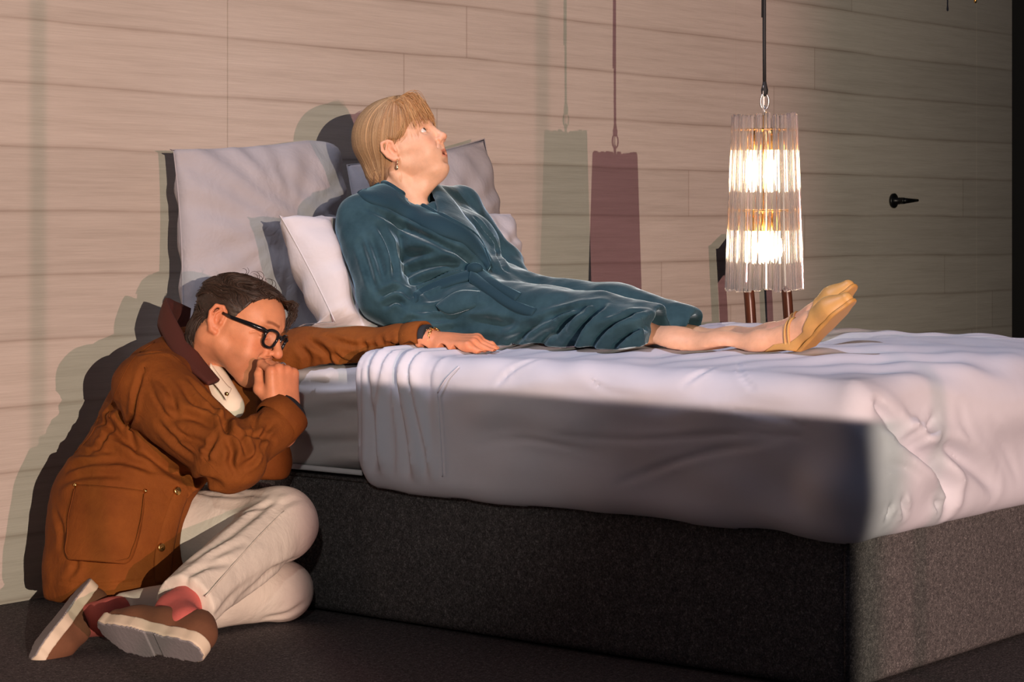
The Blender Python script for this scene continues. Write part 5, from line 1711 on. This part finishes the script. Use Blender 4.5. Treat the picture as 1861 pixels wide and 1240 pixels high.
# corduroy collar standing round the neck, and the cream shirt collar inside
def ribbon(A, B, thick, n=8):
    A = spline(A, n); B = spline(B, n); m_ = len(A); V = []; f = []
    nv = 6
    G = np.array([[A[i] * (1 - j / nv) + B[i] * (j / nv) for j in range(nv + 1)] for i in range(m_)])
    du = np.gradient(G, axis=0); dv = np.gradient(G, axis=1); N = np.cross(du, dv); N /= np.maximum(np.linalg.norm(N, axis=2, keepdims=True), 1e-9)
    prof = (np.sin(np.pi * np.linspace(.04, .96, nv + 1)) ** .3)[None, :, None]
    top = G + N * thick * .5 * prof; bot = G - N * thick * .5 * prof
    V = np.concatenate([top.reshape(-1, 3), bot.reshape(-1, 3)]); k0 = m_ * (nv + 1); I = lambda i, j: i * (nv + 1) + j
    for i in range(m_ - 1):
        for j in range(nv):
            q = (I(i, j), I(i + 1, j), I(i + 1, j + 1), I(i, j + 1)); f.append(q); f.append(tuple(k0 + x for x in q[::-1]))
    ring = [I(i, 0) for i in range(m_ - 1)] + [I(m_ - 1, j) for j in range(nv)] + [I(i, nv) for i in range(m_ - 1, 0, -1)] + [I(0, j) for j in range(nv, 0, -1)]
    for a, b in zip(ring, ring[1:] + ring[:1]): f.append((b, a, k0 + a, k0 + b))
    return V, f


cv, cf = ribbon([at(345, 560, 4.98), at(318, 548, 4.93), at(302, 545, 4.86), at(330, 600, 4.76), at(368, 655, 4.70), at(398, 692, 4.655)],
                [at(330, 640, 4.98), at(300, 620, 4.92), at(288, 592, 4.83), at(312, 640, 4.72), at(345, 672, 4.655), at(378, 698, 4.615)], .012)
mesh_obj('collar', cv, cf, M_CORD, jacket)
cv, cf = ribbon([at(382, 660, 4.70), at(396, 680, 4.69), at(412, 700, 4.68), at(420, 706, 4.675)], [at(380, 690, 4.68), at(394, 704, 4.665), at(406, 720, 4.655), at(410, 728, 4.65)], .006)
sc = mesh_obj('shirt_collar', cv, cf, M_SHIRT, man)
F = Field(); F.rc(at(385, 690, 4.74), at(415, 740, 4.70), .035, .035, k=0)
v, f = F.mesh(.006); mesh_obj('shirt', v, f, M_SHIRT, man)
mb = MB(); p = at(412, 716, 4.655); mb.lathe([(.004, 0), (.0045, .003), (.001, .004)], p, -FWD, 12); mb.build('button', M_GOLD, sc, True)

# ring, bracelet
k = np.array(tipr[2][0]) ; d = unit(np.array(tipr[2][1]) - k); c = OHr + RHr @ ((k + d * .020) * .98); ax = RHr @ d
mb = MB(); u = unit(np.cross(ax, FWD)); w = np.cross(ax, u); mb.tube([c + (u * math.cos(t) + w * math.sin(t)) * .0105 for t in np.linspace(0, 6.283, 25)[:-1]], .0022, 8, closed=True)
mb.build('ring', M_SILVER, man, True)
ax = unit(wr_l - el_l); u = unit(np.cross(ax, [0, 0, 1.0])); w = np.cross(ax, u); c = at(787, 620, 4.775)
for off in (-.005, .005):
    mb = MB()
    for i in range(22):
        t = 6.283 * i / 22; p = c + ax * off + (u * math.cos(t) * .031 + w * math.sin(t) * .027); tg = unit(-u * math.sin(t) + w * math.cos(t)); nn_ = ax if i % 2 else np.cross(ax, tg)
        mb.tube([p + (tg * math.cos(q) * .0052 + nn_ * math.sin(q) * .003) for q in np.linspace(0, 6.283, 11)[:-1]], .0011, 5, closed=True)
    mb.build('bracelet', M_GOLD, man, True)

# socks and loafers
for i, (a, Y, Z, c, sc_, k) in enumerate((
        (an_r, unit(-.84 * RGT + .06 * up + .46 * FWD), .32 * RGT + .74 * FWD + .58 * up, at(308, 1176, 4.08), .92, kn_r),
        (an_l, unit(-.36 * RGT - .52 * up - .74 * FWD), .64 * RGT + .74 * FWD + .12 * up, at(128, 1094, 4.44), .82, kn_l))):
    Z = unit(Z - Y * (Z @ Y)); X = np.cross(Y, Z); R = np.stack([X, Y, Z], 1)
    S, U = shoe_fields(True)
    Uo = Field(); Uo.ops = list(U.ops); Uo.lo, Uo.hi = U.lo, U.hi
    Uo.ell((0, .004, .090), (.027, .056, .038), k=.004, mode='s')
    Uo.tube([(-.034, .052, .040), (-.016, .060, .060), (.016, .060, .060), (.036, .052, .040)], .0035, k=.003)
    Uo.tube([(-.026, .066, .046), (-.020, .105, .044), (.002, .125, .042), (.024, .105, .044), (.030, .066, .046)], .0022, k=.003)
    v, f = Uo.mesh(.003, smooth=1, pad=.01); sh = mesh_obj('shoe', c + (v * sc_) @ R.T, f, M_SUEDE, man)
    v, f = S.mesh(.0026, smooth=2, pad=.01); so = mesh_obj('sole', c + (v * sc_) @ R.T, f, M_RUBBER, sh)
    # the grey tread under the sole, with its notched rim
    n = 150; ring = []; prof = [((0, -.052), .033), ((0, -.02), .033), ((.001, .03), .033), ((.004, .085), .043), ((.003, .125), .041), ((-.002, .168), .028)]
    Tz = Field(); ops = S.ops[0][1]
    def tread(P, S=S):
        q = P.copy(); q[:, 2] = .014
        nl = .0028 * np.clip(np.sin(np.arctan2(P[:, 0], P[:, 1] - .05) * 46), -.4, .4)
        q[:, 2] = .012 + .012 * np.clip((P[:, 1] - .12) / .07, 0, 1) ** 2
        e = S.ev(q) + .0025 + nl
        hz = .012 * np.clip((P[:, 1] - .12) / .07, 0, 1) ** 2 + .0005 - .0
        gap = np.where(np.abs(P[:, 1] - .040) < .012, .006, 0) * (i == 0)
        return np.maximum(e, np.abs(P[:, 2] - hz - gap * .5) - .0030)
    Tz.fn(tread); Tz.lo = np.array([-.06, -.10, -.01]); Tz.hi = np.array([.06, .21, .03])
    v, f = Tz.mesh(.0022, smooth=0, pad=.005); mesh_obj('tread', c + (v * sc_) @ R.T, f, M_TREAD, so)
    So = Field(); foot = c + R @ (np.array([0, .0, .065]) * sc_)
    So.rc(foot, a, .036, .036, k=0); So.rc(a, a * .8 + k * .2, .037, .041, k=.02)
    v, f = So.mesh(.004); mesh_obj('sock', v, f, M_SOCK, man)

for o_ in [o for o in C.objects if o.name.split('.')[0] == 'pillow']: press(o_, [J], .010)

for o_ in C.objects:
    if o_.name.split('.')[0] in ('cuff', 'lining', 'bracelet'): lift_out(o_, [Fdo, Fm], .012)
for o_ in [o for o in C.objects if o.parent and o.parent.name.split('.')[0] == 'pillow']: press(o_, [J], .010, 0)
